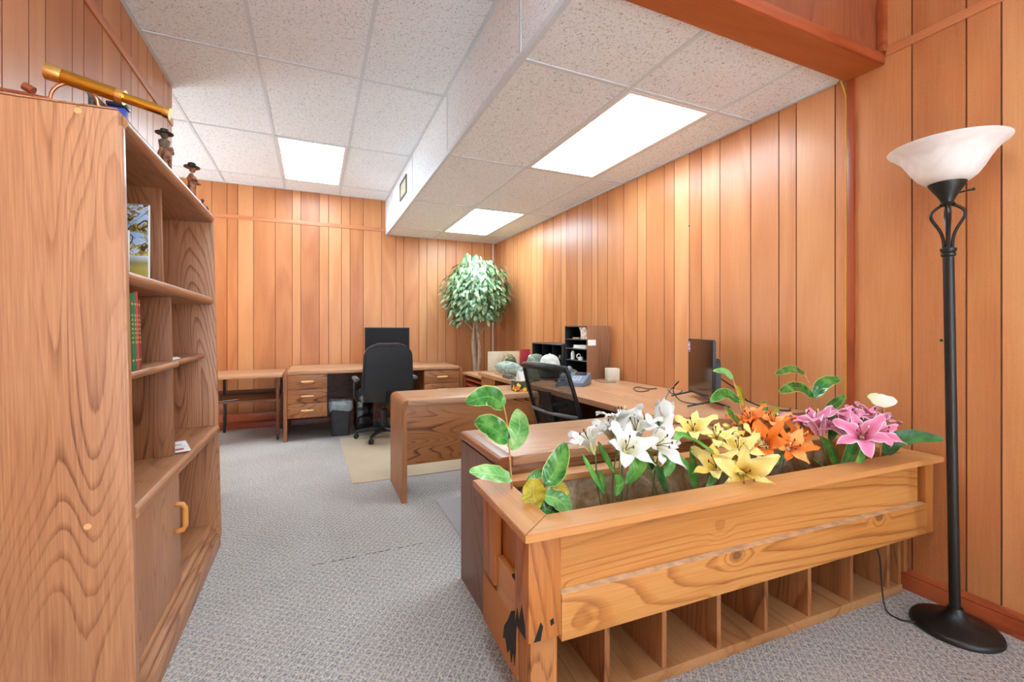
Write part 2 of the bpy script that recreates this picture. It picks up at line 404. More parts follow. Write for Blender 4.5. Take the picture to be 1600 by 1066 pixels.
# ceilings: upper tiles, lowered soffit with its tiled face
b = B()
b.box(-2.7, XS + .05, -3.1, YB + .1, ZC, ZC + .06); b.box(XS + .05, XR + .1, -3.1, YBM - .1, ZC, ZC + .06)
struct('ceiling', b, M['tile'])
b = B(); b.box(XS, XR, YBM, YB, ZS, ZS + .05); b.box(XS, XS + .03, YBM, YB, ZS + .05, ZC); struct('ceiling_soffit', b, M['tile'])
b = B(); gw = .0105
for i in range(-4, 5):
    x = -.319 + i * .6096
    if -2.6 < x < XS - .05:
        y0 = YL if x < XL else -3.0
        b.box(x - gw, x + gw, y0, YB, ZC - .004, ZC + .001)
for j in range(-6, 3):
    y = 4.348 + j * 1.2192
    b.box((XL if y < YL else -2.6), XS, y - gw, y + gw, ZC - .0045, ZC + .001)
for (x0, x1, y0, y1) in ((XL, XL + .022, -3, YL), (-2.6, XS, YB - .022, YB), (XS - .02, XS, YBM, YB)):
    b.box(x0, x1, y0, y1, ZC - .006, ZC + .001)
struct('trim_1', b, M['tbar'])
b = B()
for i in range(2): x = 1.474 + i * .6096; b.box(x - gw, x + gw, YBM, YB, ZS - .004, ZS + .001)
for j in range(4): y = 1.843 + j * 1.2192; b.box(XS, XR, y - gw, y + gw, ZS - .0045, ZS + .001)
b.box(XR - .022, XR, YBM, YB, ZS - .006, ZS + .001); b.box(XS, XR, YB - .022, YB, ZS - .006, ZS + .001)
b.box(XS - .003, XS + .022, YBM, YB, ZS - .006, ZS + .022)
for j in range(4): y = 1.843 + j * 1.2192; b.box(XS - .004, XS, y - gw * .8, y + gw * .8, ZS + .02, ZC)
b.box(XS - .012, XS, YB - .02, YB, ZS, ZC)
struct('trim_2', b, M['tbar'])
# beam and bulkhead at the near end of the lowered ceiling
b = B(); b.box(XS, XR, 1.187, YBM, ZS - .021, ZS + .004); struct('trim_3', b, M['beam'])
b = B(); b.box(XS, XR, 1.175, 1.195, ZS - .02, ZS + .028, .003); b.box(XR - .03, XR, 1.165, 1.195, ZS + .03, ZC, .003); struct('trim_4', b, M['trim_x'])
b = B(); b.box(XS, XR - .002, 1.196, YBM, ZS + .005, ZC); struct('wall_bulkhead', b, M['bulk'])
b = B(); b.box(XR - .014, XR, 1.297, 1.33, .09, ZS - .022, .003); struct('trim_5', b, M['trim_z'])
b = B(); b.box(XR - .008, XR, -3, 1.17, 2.392, 2.43, .002); struct('trim_6', b, M['rail_y'])
b = B(); b.box(-2.6, XS - .01, YB - .008, YB, 2.412, 2.458, .002); struct('trim_7', b, M['rail'])
b = B(); b.box(XL, XL + .008, -3, YL, 2.55, 2.60, .002); struct('trim_8', b, M['rail_y'])
def base_profile(): return [(0, 0), (.016, 0), (.016, .055), (.012, .064), (.014, .07), (.009, .082), (.004, .092), (0, .092)]
b = B(); b.prism([(XR - a, z) for a, z in base_profile()], -3.0, YB, 'Y'); struct('baseboard_right', b, M['trim'])
b = B(); b.prism([(YB - a, z) for a, z in base_profile()], -2.6, XR - .016, 'X'); struct('baseboard_back', b, M['trim_x'])

# ------------------------------------------------------------------ ceiling lights
def diffuser_mat():
    w = NT('lit_diffuser', .4)
    tc = w.n.new('ShaderNodeTexCoord').outputs['Object']
    x = w.node('ShaderNodeSeparateXYZ', {0: tc}).outputs[0]
    band = w.math('MULTIPLY_ADD', w.math('COSINE', w.math('MULTIPLY', x, 2 * PI / .17)), .28, .72)
    w.color(lin((250, 250, 245)))
    w.put(w.b.inputs['Emission Color'], (.80, 1.02, 1.16, 1))
    w.put(w.b.inputs['Emission Strength'], w.math('MULTIPLY', band, LIGHT_W))
    return w.m
M['diff'] = diffuser_mat()
M['fixture'] = plain('white_fixture_metal', (232, 230, 224), .4, var=.01)
def ceiling_light(x0, y0, z, label):
    x1, y1 = x0 + .6096, y0 + 1.2192
    t = thing('ceiling_light', label, 'ceiling light', ((x0 + x1) / 2, (y0 + y1) / 2, z), group='fluorescent troffers in the tiled ceiling')
    b = B(); d = .006
    for q in ((x0 + .012, x0 + .034, y0 + .012, y1 - .012), (x1 - .034, x1 - .012, y0 + .012, y1 - .012), (x0 + .034, x1 - .034, y0 + .012, y0 + .034), (x0 + .034, x1 - .034, y1 - .034, y1 - .012)):
        b.box(*q, z - d, z - .0005, .001)
    add('frame', b, M['fixture'], t)
    b = B(); b.box(x0 + .034, x1 - .034, y0 + .034, y1 - .034, z - .004, z - .0005); add('diffuser', b, M['diff'], t)
ceiling_light(1.474, 1.843, ZS, 'long lit fluorescent panel in the low ceiling, the nearer one beside the right wall')
ceiling_light(1.474, 4.281, ZS, 'lit fluorescent panel in the low ceiling above the leafy tree')
ceiling_light(-.319, 4.348, ZC, 'lit fluorescent panel in the high ceiling, nearest the back wall')
ceiling_light(-.319, -.528, ZC, 'lit fluorescent panel added unseen overhead to brighten the near room')  # extra fixture out of view, added to light the near room
# ------------------------------------------------------------------ bookcase (leans back slightly on the carpet strip)
LEAN = -.021
bk = thing('bookcase', 'tall walnut brown bookcase with open shelves and a cupboard door, on the left', 'bookcase', (-.452, 1.55, 0), (0, LEAN, 0), world=False)
D, W_, H_ = .40, 1.24, 1.745       # local: x from -D (back) to 0 (front), y 0..W_, z 0..H_
for y0 in (0, W_ - .03):
    b = B(); b.box(-D, 0, y0, y0 + .03, 0, H_ - .002, .003); b.box(-.016, .006, y0 + .002, y0 + .028, .05, H_ - .04, .004); sp_ = add('side_panel', b, M['walnut'], bk)
    if y0 == 0:
        b = B()
        for px, py in ((122, 172), (137, 822)):
            q = at_y(px, py, 1.55); b.tube([(q.x + .452 + .021 * q.z, -.0012, q.z), (q.x + .452 + .021 * q.z, .004, q.z)], .0085, 16)
            add('wood_plug', b, M['handle'], sp_); b = B()
        b.bm.free()
def bullnose(x0, x1, z0, z1):
    r = (z1 - z0) / 2; pts = [(x0, z0), (x1 - r, z0)]
    for k in range(1, 8): a = -PI / 2 + PI * k / 8; pts.append((x1 - r + r * math.cos(a), (z0 + z1) / 2 + r * math.sin(a)))
    return pts + [(x1 - r, z1), (x0, z1)]
def bshelf(x1, y0, y1, z0, z1, name='shelf'):
    b = B(); b.prism(bullnose(-D + .012, x1, z0, z1), y0, y1, 'Y'); return add(name, b, M['walnut_y'], bk)
b = B(); b.prism(bullnose(-D, .012, H_ - .045, H_), .0305, W_ - .0305, 'Y'); b.box(-D, -.002, -.002, W_ + .002, H_ - .0015, H_ + .003, .001); add('top', b, M['walnut_y'], bk)
bshelf(.0, .031, W_ - .031, 1.275, 1.315)
bshelf(.014, .031, W_ - .031, .605, .645, 'ledge')
bshelf(-.014, .031, .60, .995, 1.02); bshelf(-.045, .621, W_ - .031, .995, 1.02)
bshelf(-.03, .031, W_ - .031, .10, .13)
for x1, z0, z1 in ((-.062, 1.3155, H_ - .0455), (-.04, .6455, 1.2745), (-.07, .1305, .6045)):
    b = B(); b.box(-D + .012, x1, .601, .62, z0, z1, .001); add('divider', b, M['walnut_shade'], bk)
b = B(); b.box(-D, -D + .011, .0305, W_ - .0305, .05, H_ - .046); add('back_panel', b, M['walnut_shade'], bk)
b = B(); b.box(-D + .02, .0, .031, W_ - .031, 0, .075, .004); b.box(-D + .02, -.012, .031, W_ - .031, .075, .0995, .003); add('toe_kick', b, M['walnut_y'], bk)
b = B(); b.box(-.05, -.036, .0315, .645, .131, .6035, .002); dr = add('door', b, M['walnut'], bk)
b = B(); hp = [(-.036, .585, .46), (-.012, .585, .455), (-.004, .585, .44), (-.004, .585, .37), (-.012, .585, .355), (-.036, .585, .35)]
b.tube(hp, .0095, 10); add('handle', b, M['handle_o'], dr, label='orange oak pull handle')

def lx(x, y, z):   # bookcase local -> world
    return Matrix.Translation((-.452, 1.55, 0)) @ Matrix.Rotation(LEAN, 4, 'Y') @ Vector((x, y, z))
def book_cloth(c, th):
    w = NT('book_cloth', .55); v = w.coord(rnd=False); sp = w.node('ShaderNodeSeparateXYZ', {0: v})
    z = sp.outputs[2]; mid = w.math('LESS_THAN', w.math('ABSOLUTE', sp.outputs[1]), th * .27)
    txt = w.math('MULTIPLY', w.math('LESS_THAN', w.math('FRACT', w.math('MULTIPLY', z, 74)), .5), w.math('MULTIPLY', w.math('GREATER_THAN', z, .08), w.math('LESS_THAN', z, .17)))
    txt = w.math('MULTIPLY', txt, w.math('GREATER_THAN', w.noise(v, 260, 1), .46))
    bar = w.math('LESS_THAN', w.math('ABSOLUTE', w.math('SUBTRACT', w.math('ABSOLUTE', w.math('SUBTRACT', z, .115)), .085)), .003)
    m = w.math('MULTIPLY', w.math('MULTIPLY', w.math('MAXIMUM', txt, bar), mid), w.math('GREATER_THAN', sp.outputs[0], .075))
    w.color(w.mix(m, lin(c), lin((214, 184, 110)))); return w.m
def book(y0, th, h, d, cmat, label, page=True):
    p = lx(-.024 - d / 2, y0 + th / 2, 1.0215)
    t = thing('book', label, 'book', p, (0, LEAN, 0), 'books upright on the middle shelf', world=False)
    b = B(); x0, x1 = -d / 2, d / 2
    b.box(x0, x1, -th / 2, -th / 2 + .0025, 0, h); b.box(x0, x1, th / 2 - .0025, th / 2, 0, h)
    b.prism([(x1, -th / 2), (x1 + .004, -th / 4), (x1 + .004, th / 4), (x1, th / 2), (x1 - .003, th / 2), (x1 - .003, -th / 2)], 0, h, 'Z')
    add('cover', b, cmat, t)
    b = B(); b.box(x0 + .005, x1 - .004, -th / 2 + .003, th / 2 - .003, .003, h - .004); add('pages', b, M['paper'], t)
books = [(.086, .032, .232, (24, 66, 66), 'dark teal hardback book, first from the left on the middle shelf'),
         (.120, .023, .232, (32, 100, 56), 'green hardback book standing beside the dark teal book'),
         (.145, .021, .236, (44, 112, 58), 'green hardback book standing beside the red and white book'),
         (.168, .014, .240, (186, 60, 54), 'red and white hardback book next to the green books'),
         (.184, .017, .215, (122, 40, 44), 'maroon hardback book at the right end of the row of books')]
for y0, th, h, c, l in books: book(y0, th, h, .16, book_cloth(c, th), l)
def tree_picture_mat():
    w = NT('tree_photo', .3)
    v = w.coord(rnd=False)
    sp = w.node('ShaderNodeSeparateXYZ', {0: v}); z = sp.outputs[2]; x = sp.outputs[0]
    sky = w.ramp(w.math('MULTIPLY', z, 3.9), [(0, (170, 150, 60)), (.12, (176, 160, 84)), (.2, (150, 140, 90)), (.3, (208, 220, 236)), (.6, (150, 180, 224)), (1, (206, 220, 240))])
    leaf = w.noise(v, 34, 4, 1.5, .65)
    m = w.math('MULTIPLY', w.math('GREATER_THAN', leaf, .50), w.math('GREATER_THAN', z, .075))
    c = w.mix(m, sky, w.ramp(w.noise(v, 70, 3), [(.3, (60, 52, 30)), (.5, (150, 128, 56)), (.7, (206, 180, 84))]))
    tr = w.math('ABSOLUTE', w.math('SUBTRACT', x, w.math('MULTIPLY_ADD', w.noise(v, 9, 2), .08, .0)))
    c = w.mix(w.math('MULTIPLY', w.math('LESS_THAN', tr, .010), w.math('LESS_THAN', z, .17)), c, lin((58, 46, 34)))
    br = w.math('FRACT', w.math('MULTIPLY', w.noise(v, 7, 2, 2), 7))
    c = w.mix(w.math('MULTIPLY', w.math('LESS_THAN', br, .12), w.math('GREATER_THAN', z, .09)), c, lin((64, 50, 38)))
    w.color(c); return w.m
p = lx(-.174, .31, 1.3165)
t = thing('picture', 'upright photo print of a spreading golden tree on the upper bookcase shelf', 'picture', p, (math.radians(-5), LEAN, 0), world=False)
b = B(); b.box(-.15, .145, -.002, .002, 0, .25); add('print', b, tree_picture_mat(), t)
b = B(); b.box(-.152, .148, .0025, .010, 0, .252); add('backing', b, M['paper'], t)
p = lx(-.066, .10, 1.3165)
b = B(); b.box(p.x - .05, p.x + .05, p.y - .006, p.y + .006, p.z, p.z + .12, .001)
solo('white_card', b, M['paper'], 'plain white card standing in front of the tree photo', 'card')
p = lx(-.1, .70, 1.021)
b = B(); b.box(p.x - .05, p.x + .05, p.y - .07, p.y + .07, p.z + .001, p.z + .006); b.box(p.x - .04, p.x + .045, p.y - .06, p.y + .06, p.z + .0065, p.z + .009)
solo('folded_paper', b, M['paper'], 'small white folded paper lying on the right middle bookcase shelf', 'paper')
p = lx(-.07, .72, .650)
t = thing('leaflet', 'white leaflet with red print lying on the bookcase ledge', 'leaflet', p, (0, LEAN, .3), world=False)
b = B(); b.box(-.05, .05, -.10, .10, .002, .006); add('sheet', b, M['paper'], t)
b = B(); b.box(-.035, .03, -.08, -.05, .006, .0068); b.box(-.02, .03, .02, .03, .006, .0068); add('red_print', b, plain('red_print_ink', (196, 60, 60)), t)

# ------------------------------------------------------------------ things on top of the bookcase
TOPZ = 1.756
def ztop(x): return lx(0, 0, H_ + .003).z + (x + .452 + LEAN * H_) * (-math.tan(LEAN)) * -1 + .001
A0, A1 = Vector((-.655, 1.60, 1.838)), Vector((-.385, 1.60, 1.776))
t = thing('telescope', 'polished brass spyglass resting on the top of the bookcase', 'telescope', (A0 + A1) / 2)
def pt(k): return A0.lerp(A1, k)
b = B(); b.tube([pt(.1), pt(.56)], .0185, 24); add('main_tube', b, M['brass'], t)
b = B(); b.tube([pt(.60), pt(.94)], .0135, 24); add('draw_tube', b, M['brass'], t)
b = B(); b.tube([pt(0), pt(.02), pt(.1), pt(.12)], [.0225, .0225, .0205, .0195], 24); add('end_ring', b, M['brass_l'], t)
b = B(); b.tube([pt(.55), pt(.61)], .0205, 24); add('collar', b, M['brass_l'], t)
b = B(); b.tube([pt(.94), pt(.95), pt(1)], [.0155, .0165, .0165], 24); add('eyepiece', b, M['brass_l'], t)
zt = TOPZ
b = B()
arc = [Vector((-.60 + .05 * math.cos(a), 1.60 + .004, zt + .012 + .050 * math.sin(a))) for a in [PI * k / 12 for k in range(13)]]
b.tube([Vector((-.76, 1.60, zt + .014)), Vector((-.70, 1.60, zt + .012)), Vector((-.66, 1.604, zt + .010))] + arc[::-1] + [Vector((-.54, 1.604, zt + .005))], .0045, 8)
b.tube([Vector((-.70, 1.60, zt + .032)), Vector((-.682, 1.60, zt + .022))], .011, 14)
solo('telescope_stand', b, M['copper'], 'looped copper stand holding up the brass spyglass', 'stand')
# dark and white feathered piece behind the tube
b = B()
c = Vector((-.62, 1.86, zt))
b.lathe([(.03, 0), (.03, .006), (.006, .01), (.004, .10)], c, 12)
b.prism([(c.x - .05, c.z + .17), (c.x - .03, c.z + .15), (c.x + .03, c.z + .09), (c.x + .02, c.z + .07), (c.x - .02, c.z + .085), (c.x - .04, c.z + .13)], c.y - .006, c.y + .006, 'Y')
for k in range(5): b.box(c.x - .04 + .014 * k, c.x - .037 + .014 * k, c.y - .009, c.y + .009, c.z + .10 - .006 * k, c.z + .15 - .012 * k)
solo('feather_ornament', b, plain('dark_patterned_feather', (70, 62, 58), .6, var=.5, vscale=90), 'dark feather shaped ornament standing behind the brass spyglass', 'ornament')
t = thing('pennant_box', 'small royal blue box with a dark lid behind the spyglass', 'box', (-.536, 1.70, zt))
b = B(); b.box(-.556, -.516, 1.685, 1.715, zt, zt + .05, .002); add('body', b, M['blue'], t)
b = B(); b.box(-.560, -.512, 1.68, 1.72, zt + .05, zt + .062, .003); b.tube([(-.556, 1.70, zt + .06), (-.535, 1.70, zt + .075), (-.515, 1.70, zt + .06)], .003, 8); add('lid', b, M['black'], t)
def figurine(name, label, x, y, s, pose, base=True):
    t = thing(name, label, 'figurine', (x, y, zt), group='western figurines on top of the bookcase')
    skin = plain('figurine_clay', (150, 98, 66), .6, var=.4, vscale=70)
    if base:
        b = B(); b.lathe([(.042 * s, 0), (.045 * s, .006 * s), (.04 * s, .014 * s), (.0, .016 * s)], (x, y, zt), 16, sx=.8, sy=1.3); add('base', b, plain('dark_wood_plinth', (92, 48, 28), .5), t)
    b = B(); z0 = zt + .015 * s
    for k in (-1, 1):
        b.tube([(x, y + k * .014 * s, z0), (x + .004, y + k * .013 * s, z0 + .03 * s), (x, y + k * .008 * s, z0 + .062 * s)], [.008 * s, .008 * s, .011 * s], 10)
        b.tube([(x, y + k * .018 * s, z0 + .105 * s), (x + .012 * s, y + k * .03 * s, z0 + .08 * s), (x + .026 * s, y + k * (.018 + pose * .02) * s, z0 + .075 * s)], [.009 * s, .007 * s, .005 * s], 8)
    b.lathe([(.012, .05), (.020, .06), (.018, .08), (.024, .10), (.018, .112), (.007, .118), (.006, .124)], (x, y, z0), 14, sx=s * .8, sy=s)
    b.ball((x + .002, y, z0 + .132 * s * (1 if s >= 1 else .95)), .013 * s, .012 * s, .015 * s, 12); add('body', b, skin, t)
    b = B(); zh = z0 + .140 * s
    b.lathe([(.030 * s, 0), (.031 * s, .003 * s), (.016 * s, .003 * s), (.015 * s, .018 * s), (.008 * s, .022 * s), (.0, .021 * s)], (x, y, zh), 18, sy=1.15); add('hat', b, M['black'], t)
    return t
figurine('cowboy_figurine', 'standing clay cowboy figurine in a black hat at the far end of the bookcase top', -.54, 2.60, 1.10, .2)
# rider piece: horse with seated rider in dark hat
x, y, s = -.53, 2.13, .8
t = thing('horse_figurine', 'small brown horse and rider figurine with dark hat in the middle of the bookcase top', 'figurine', (x, y, zt), group='western figurines on top of the bookcase')
b = B(); br = plain('figurine_brown', (140, 92, 60), .6, var=.35, vscale=70)
b.ball((x, y, zt + .065), .02, .045, .022, 14)
for dy in (-.03, .03):
    for dx in (-.01, .01): b.tube([(x + dx, y + dy, zt), (x + dx, y + dy * 1.05, zt + .03), (x + dx * .8, y + dy * .9, zt + .06)], [.005, .005, .009], 8)
b.tube([(x, y + .035, zt + .07), (x, y + .055, zt + .10), (x + .004, y + .062, zt + .112)], [.015, .011, .009], 10); b.tube([(x + .004, y + .058, zt + .112), (x + .006, y + .082, zt + .098)], [.010, .006], 10)
b.tube([(x, y - .043, zt + .075), (x, y - .06, zt + .06), (x, y - .062, zt + .03)], [.006, .005, .003], 8); add('body', b, br, t)
b = B(); b.lathe([(.016, .08), (.017, .10), (.02, .118), (.007, .126), (.012, .134), (.012, .146), (.004, .15)], (x, y - .005, zt), 12); add('rider', b, plain('rider_cloth', (96, 78, 60), .7, var=.3, vscale=80), t)
b = B(); b.lathe([(.03, .146), (.03, .149), (.015, .149), (.013, .163), (.0, .165)], (x, y - .005, zt), 16); add('hat', b, M['black'], t)
b = B(); b.tube([(-.52, 1.95, zt + .004), (-.512, 2.02, zt + .004)], .004, 10); b.tube([(-.512, 2.02, zt + .004), (-.510, 2.035, zt + .004)], .006, 10)
solo('brown_rod', b, M['copper'], 'short brown rod lying between the blue box and the horse figurine', 'rod')
b = B(); b.lathe([(.035, 0), (.038, .008), (.03, .02), (.012, .03)], (-.53, 2.72, zt), 14, sy=1.2); b.tube([(-.53, 2.69, zt + .02), (-.52, 2.71, zt + .045), (-.53, 2.75, zt + .035)], [.006, .009, .004], 8)
solo('driftwood_ornament', b, plain('rusty_wood', (138, 78, 46), .7, var=.5, vscale=60), 'small rusty brown ornament at the very end of the bookcase beside the cowboy', 'ornament')

# ------------------------------------------------------------------ desks
def corner_panel(x0, t_, zt_, r, right=False):
    """end panel outline in XZ with a rounded upper outer corner that runs into the top"""
    pts = [(x0, 0), (x0, zt_ - r)]
    for k in range(1, 7): a = PI - PI / 2 * k / 6; pts.append((x0 + r + r * math.cos(a), zt_ - r + r * math.sin(a)))
    pts += [(x0 + r, zt_ - t_), (x0 + t_, zt_ - t_ - (r - t_) * .4), (x0 + t_, 0)]
    if right: pts = [(2 * x0 - a, z) for a, z in pts]
    return pts
def drawer(parent, x0, x1, y, z0, z1, mat='oak', hl=.12):
    b = B(); b.box(x0, x1, y - .018, y, z0, z1, .0015); d = add('drawer', b, M[mat], parent)
    b = B(); c = (x0 + x1) / 2; zc = (z0 + z1) / 2
    b.tube([(c - hl / 2, y - .03, zc), (c - hl / 2 + .006, y - .032, zc), (c, y - .036, zc), (c + hl / 2 - .006, y - .032, zc), (c + hl / 2, y - .03, zc)], [.006, .011, .012, .011, .006], 12)
    for k in (-1, 1): b.cyl((c + k * hl * .3, y - .03, zc), (c + k * hl * .3, y - .017, zc), .005, seg=8)
    add('handle', b, M['handle'], d, label='pale wooden drawer pull')
# back desk along the back wall
X0, X1, Y0, Y1, ZT = -.284, 1.602, 5.055, 5.93, .715
t = thing('desk', 'oak double pedestal desk standing against the back wall', 'desk', ((X0 + X1) / 2, 5.5, 0), group='oak office desks')
b = B(); b.prism(corner_panel(X0, .034, ZT, .04), Y0, Y1, 'Y', .002); add('end_panel', b, M['oak_z'], t)
b = B(); b.prism(corner_panel(X1, .034, ZT, .04, True), Y0, Y1, 'Y', .002); add('end_panel', b, M['oak_z'], t)
b = B(); b.box(X0 + .0405, X1 - .0405, Y0, Y1, ZT - .034, ZT, .002); add('desk_top', b, M['top_x'], t)
for (a, c) in ((-.249, .126), (1.149, 1.567)):
    b = B(); b.box(a, c, Y0 + .02, Y1 - .2, .232, ZT - .0345); p = add('pedestal', b, M['oak_z'], t)
    hh = (ZT - .036 - .236) / 3 if a < 0 else .115
    n = 3
    for k in range(n): drawer(t, a + .003, c - .003, Y0 + .0195, .236 + (2 - k) * hh * (1 if a < 0 else 1.25) + .002, .236 + (3 - k) * hh * (1 if a < 0 else 1.25) - .002)
b = B(); b.box(.127, 1.148, Y1 - .28, Y1 - .26, .33, ZT - .0345); add('modesty_panel', b, M['dkwood'], t)
# typing table left of it
t = thing('typing_table', 'low walnut typing table on casters left of the back wall desk', 'table', (-.77, 5.5, 0))
b = B(); b.box(-1.26, -.296, 5.12, 5.86, .655, .682, .004); add('table_top', b, M['top_x'], t)
b = B(); b.box(-1.22, -.335, 5.20, 5.80, .405, .425, .003); b.box(-1.22, -.335, 5.79, 5.805, .425, .47, .002); add('shelf', b, M['dkwood'], t)
b = B(); b.box(-1.22, -.335, 5.80, 5.815, .12, .20, .002); add('stretcher', b, M['trim_x'], t)
for x in (-1.21, -.905, -.345):
    for y in (5.22, 5.80):
        b = B(); b.box(x - .014, x + .014, y - .014, y + .014, .055, .6545, .002); l = add('leg', b, M['dkwood'] if x > -.5 else M['black_m'], t)
        b = B(); b.cyl((x - .01, y, .024), (x + .01, y, .024), .024, seg=16); b.box(x - .006, x + .006, y - .006, y + .006, .024, .058); add('caster', b, M['black'], l)
b = B(); b.tube([(-.86, 5.21, .43), (-.74, 5.215, .437), (-.70, 5.24, .434)], .007, 8); b.box(-.87, -.84, 5.20, 5.23, .4255, .436)
solo('metal_rod', b, M['chrome'], 'thin metal rod lying on the lower shelf of the typing table', 'rod')
# middle desk: the return nearest the leather chair
X0, X1, Y0, Y1, ZT = .527, 1.54, 2.965, 3.45, .675
t = thing('desk', 'narrow oak desk with a swirling grained front panel, bearing the tissue box', 'desk', ((X0 + X1) / 2, 3.2, 0), group='oak office desks')
b = B(); b.prism(corner_panel(X0, .034, ZT, .04), Y0, Y1, 'Y', .003); add('end_panel', b, M['oak_z'], t)
b = B(); b.box(X0 + .0405, X1, Y0, Y1, ZT - .036, ZT, .002); add('desk_top', b, M['top_x'], t)
b = B(); b.box(X0 + .035, X1 - .03, Y0 + .012, Y0 + .03, .245, ZT - .0365, .001); add('front_panel', b, M['oak'], t)
b = B(); b.box(X1 - .029, X1, Y0 + .005, Y1 - .005, 0, ZT - .0365, .001); add('end_panel', b, M['oak_z'], t)
# front desk right behind the planter
X0, X1, Y0, Y1, ZT = .612, 2.28, 1.505, 1.975, .675
t = thing('desk', 'oak desk with dark walnut end panel directly behind the wooden planter', 'desk', ((X0 + X1) / 2, 1.74, 0), group='oak office desks')
b = B(); b.box(X0 + .006, X0 + .04, Y0 + .004, Y1 - .002, 0, ZT - .041, .002); add('end_panel', b, M['dwalnut'], t)
b = B(); b.prism([(2 * (X0 + .06) - a, z) for a, z in bullnose(X0 + .06, X0 + .12, ZT - .04, ZT)], Y0, Y1, 'Y', .002); add('edge_moulding', b, M['bull'], t)
b = B(); b.box(X0 + .0605, X1, Y0, Y1, ZT - .034, ZT, .002); add('desk_top', b, M['top_x'], t)
b = B(); b.box(X0 + .041, X1 - .04, Y0 + .015, Y0 + .033, .24, ZT - .0345, .001); add('front_panel', b, M['oak'], t)
b = B(); b.box(X1 - .035, X1 - .002, Y0 + .004, Y1 - .002, 0, ZT - .0345, .002); add('end_panel', b, M['dwalnut'], t)
# bridging top along the right wall, lying over the ends of the two desks
t = thing('desk', 'wide oak desk along the right wall bearing the television', 'desk', (1.97, 2.4, 0), group='oak office desks')
ZR = .711
b = B(); b.prism([(1.556, 3.205), (1.556, 1.80), (1.575, 1.75), (1.84, 1.535), (1.88, 1.52), (2.386, 1.52), (2.386, 3.205)], ZR - .035, ZR, 'Z', .002); add('desk_top', b, M['top_y'], t)
b = B(); b.box(2.05, 2.07, 1.99, 3.2, .06, ZR - .0355); add('modesty_panel', b, M['dkwood'], t)
b = B(); b.box(1.60, 2.3, 3.17, 3.20, 0, ZR - .0355); add('end_panel', b, M['oak_z'], t)
b = B(); b.box(2.30, 2.33, 1.99, 2.04, 0, ZR - .0355); add('leg', b, M['oak_z'], t)
# far desk with the drawer, under the heaped things
t = thing('desk', 'cluttered oak desk under the organizers, its drawer facing the room near the tree', 'desk', (1.95, 3.75, 0), group='oak office desks')
b = B(); b.box(1.527, 2.386, 3.21, 4.30, ZR - .035, ZR, .002); add('desk_top', b, M['top_y'], t)
b = B(); b.box(1.575, 2.35, 3.90, 4.285, .10, ZR - .0355, .002); pd = add('pedestal', b, M['oak_y'], t)
b = B(); b.box(1.60, 2.33, 3.91, 4.275, 0, .0995); add('plinth', b, M['dkwood'], t)
for z0, z1 in ((.515, .668), (.35, .51), (.11, .345)):
    b = B(); b.box(1.556, 1.5745, 3.905, 4.28, z0, z1, .002); d = add('drawer', b, M['oak_y'], t)
    b = B(); zc = (z0 + z1) / 2; b.tube([(1.54, 4.03, zc), (1.538, 4.04, zc), (1.534, 4.09, zc), (1.538, 4.14, zc), (1.54, 4.15, zc)], [.006, .011, .013, .011, .006], 12)
    for yy in (4.06, 4.12): b.cyl((1.54, yy, zc), (1.558, yy, zc), .005, seg=8)
    add('handle', b, M['handle'], d, label='pale wooden drawer pull')
b = B(); b.box(2.2, 2.22, 3.22, 3.899, .06, ZR - .0355); add('modesty_panel', b, M['dkwood'], t)
b = B(); b.box(1.60, 2.35, 3.211, 3.24, 0, ZR - .0355); add('end_panel', b, M['oak_z'], t)
# small stand with slots
t = thing('stand', 'small reddish wooden stand with open slots beside the tree trunk', 'stand', (1.83, 4.7, 0))
b = B()
for q in ((1.61, 2.05, 5.01, 5.035), (1.61, 2.05, 4.37, 4.395)): b.box(*q, 0, .62, .001)
add('side', b, M['trim_z'], t)
b = B(); b.box(1.60, 2.06, 4.36, 5.045, .6205, .645, .002); add('stand_top', b, M['top_y'], t)
for z in (.18, .36, .50, .56): b = B(); b.box(1.62, 2.04, 4.3955, 5.0095, z, z + .016, .001); add('shelf', b, M['trim'], t)
b = B(); b.box(2.03, 2.045, 4.3955, 5.0095, 0, .17); add('back', b, M['trim_z'], t)

# chair mats
def mat_mat(name, c):
    w = NT(name, .28, .5); v = w.coord(rnd=False)
    w.color(w.ramp(w.noise(v, 3, 4, .6), [(.3, [q * .93 for q in c]), (.7, c)])); w.bump(w.noise(v, 140, 2), .12, .001); return w.m
b = B(); b.prism([(.26, 3.49), (1.35, 3.49), (1.35, 5.02), (.245, 5.02)], .0005, .004, 'Z', .001)
solo('chair_mat', b, mat_mat('beige_vinyl', (204, 182, 154)), 'beige vinyl chair mat under the black leather chair', 'chair mat')
b = B(); b.prism([(.73, 2.0), (2.02, 2.0), (2.02, 2.94), (.745, 2.94)], .0005, .004, 'Z', .001)
solo('chair_mat', b, mat_mat('grey_vinyl', (168, 166, 168)), 'clear grey chair mat under the mesh chair behind the planter desk', 'chair mat')

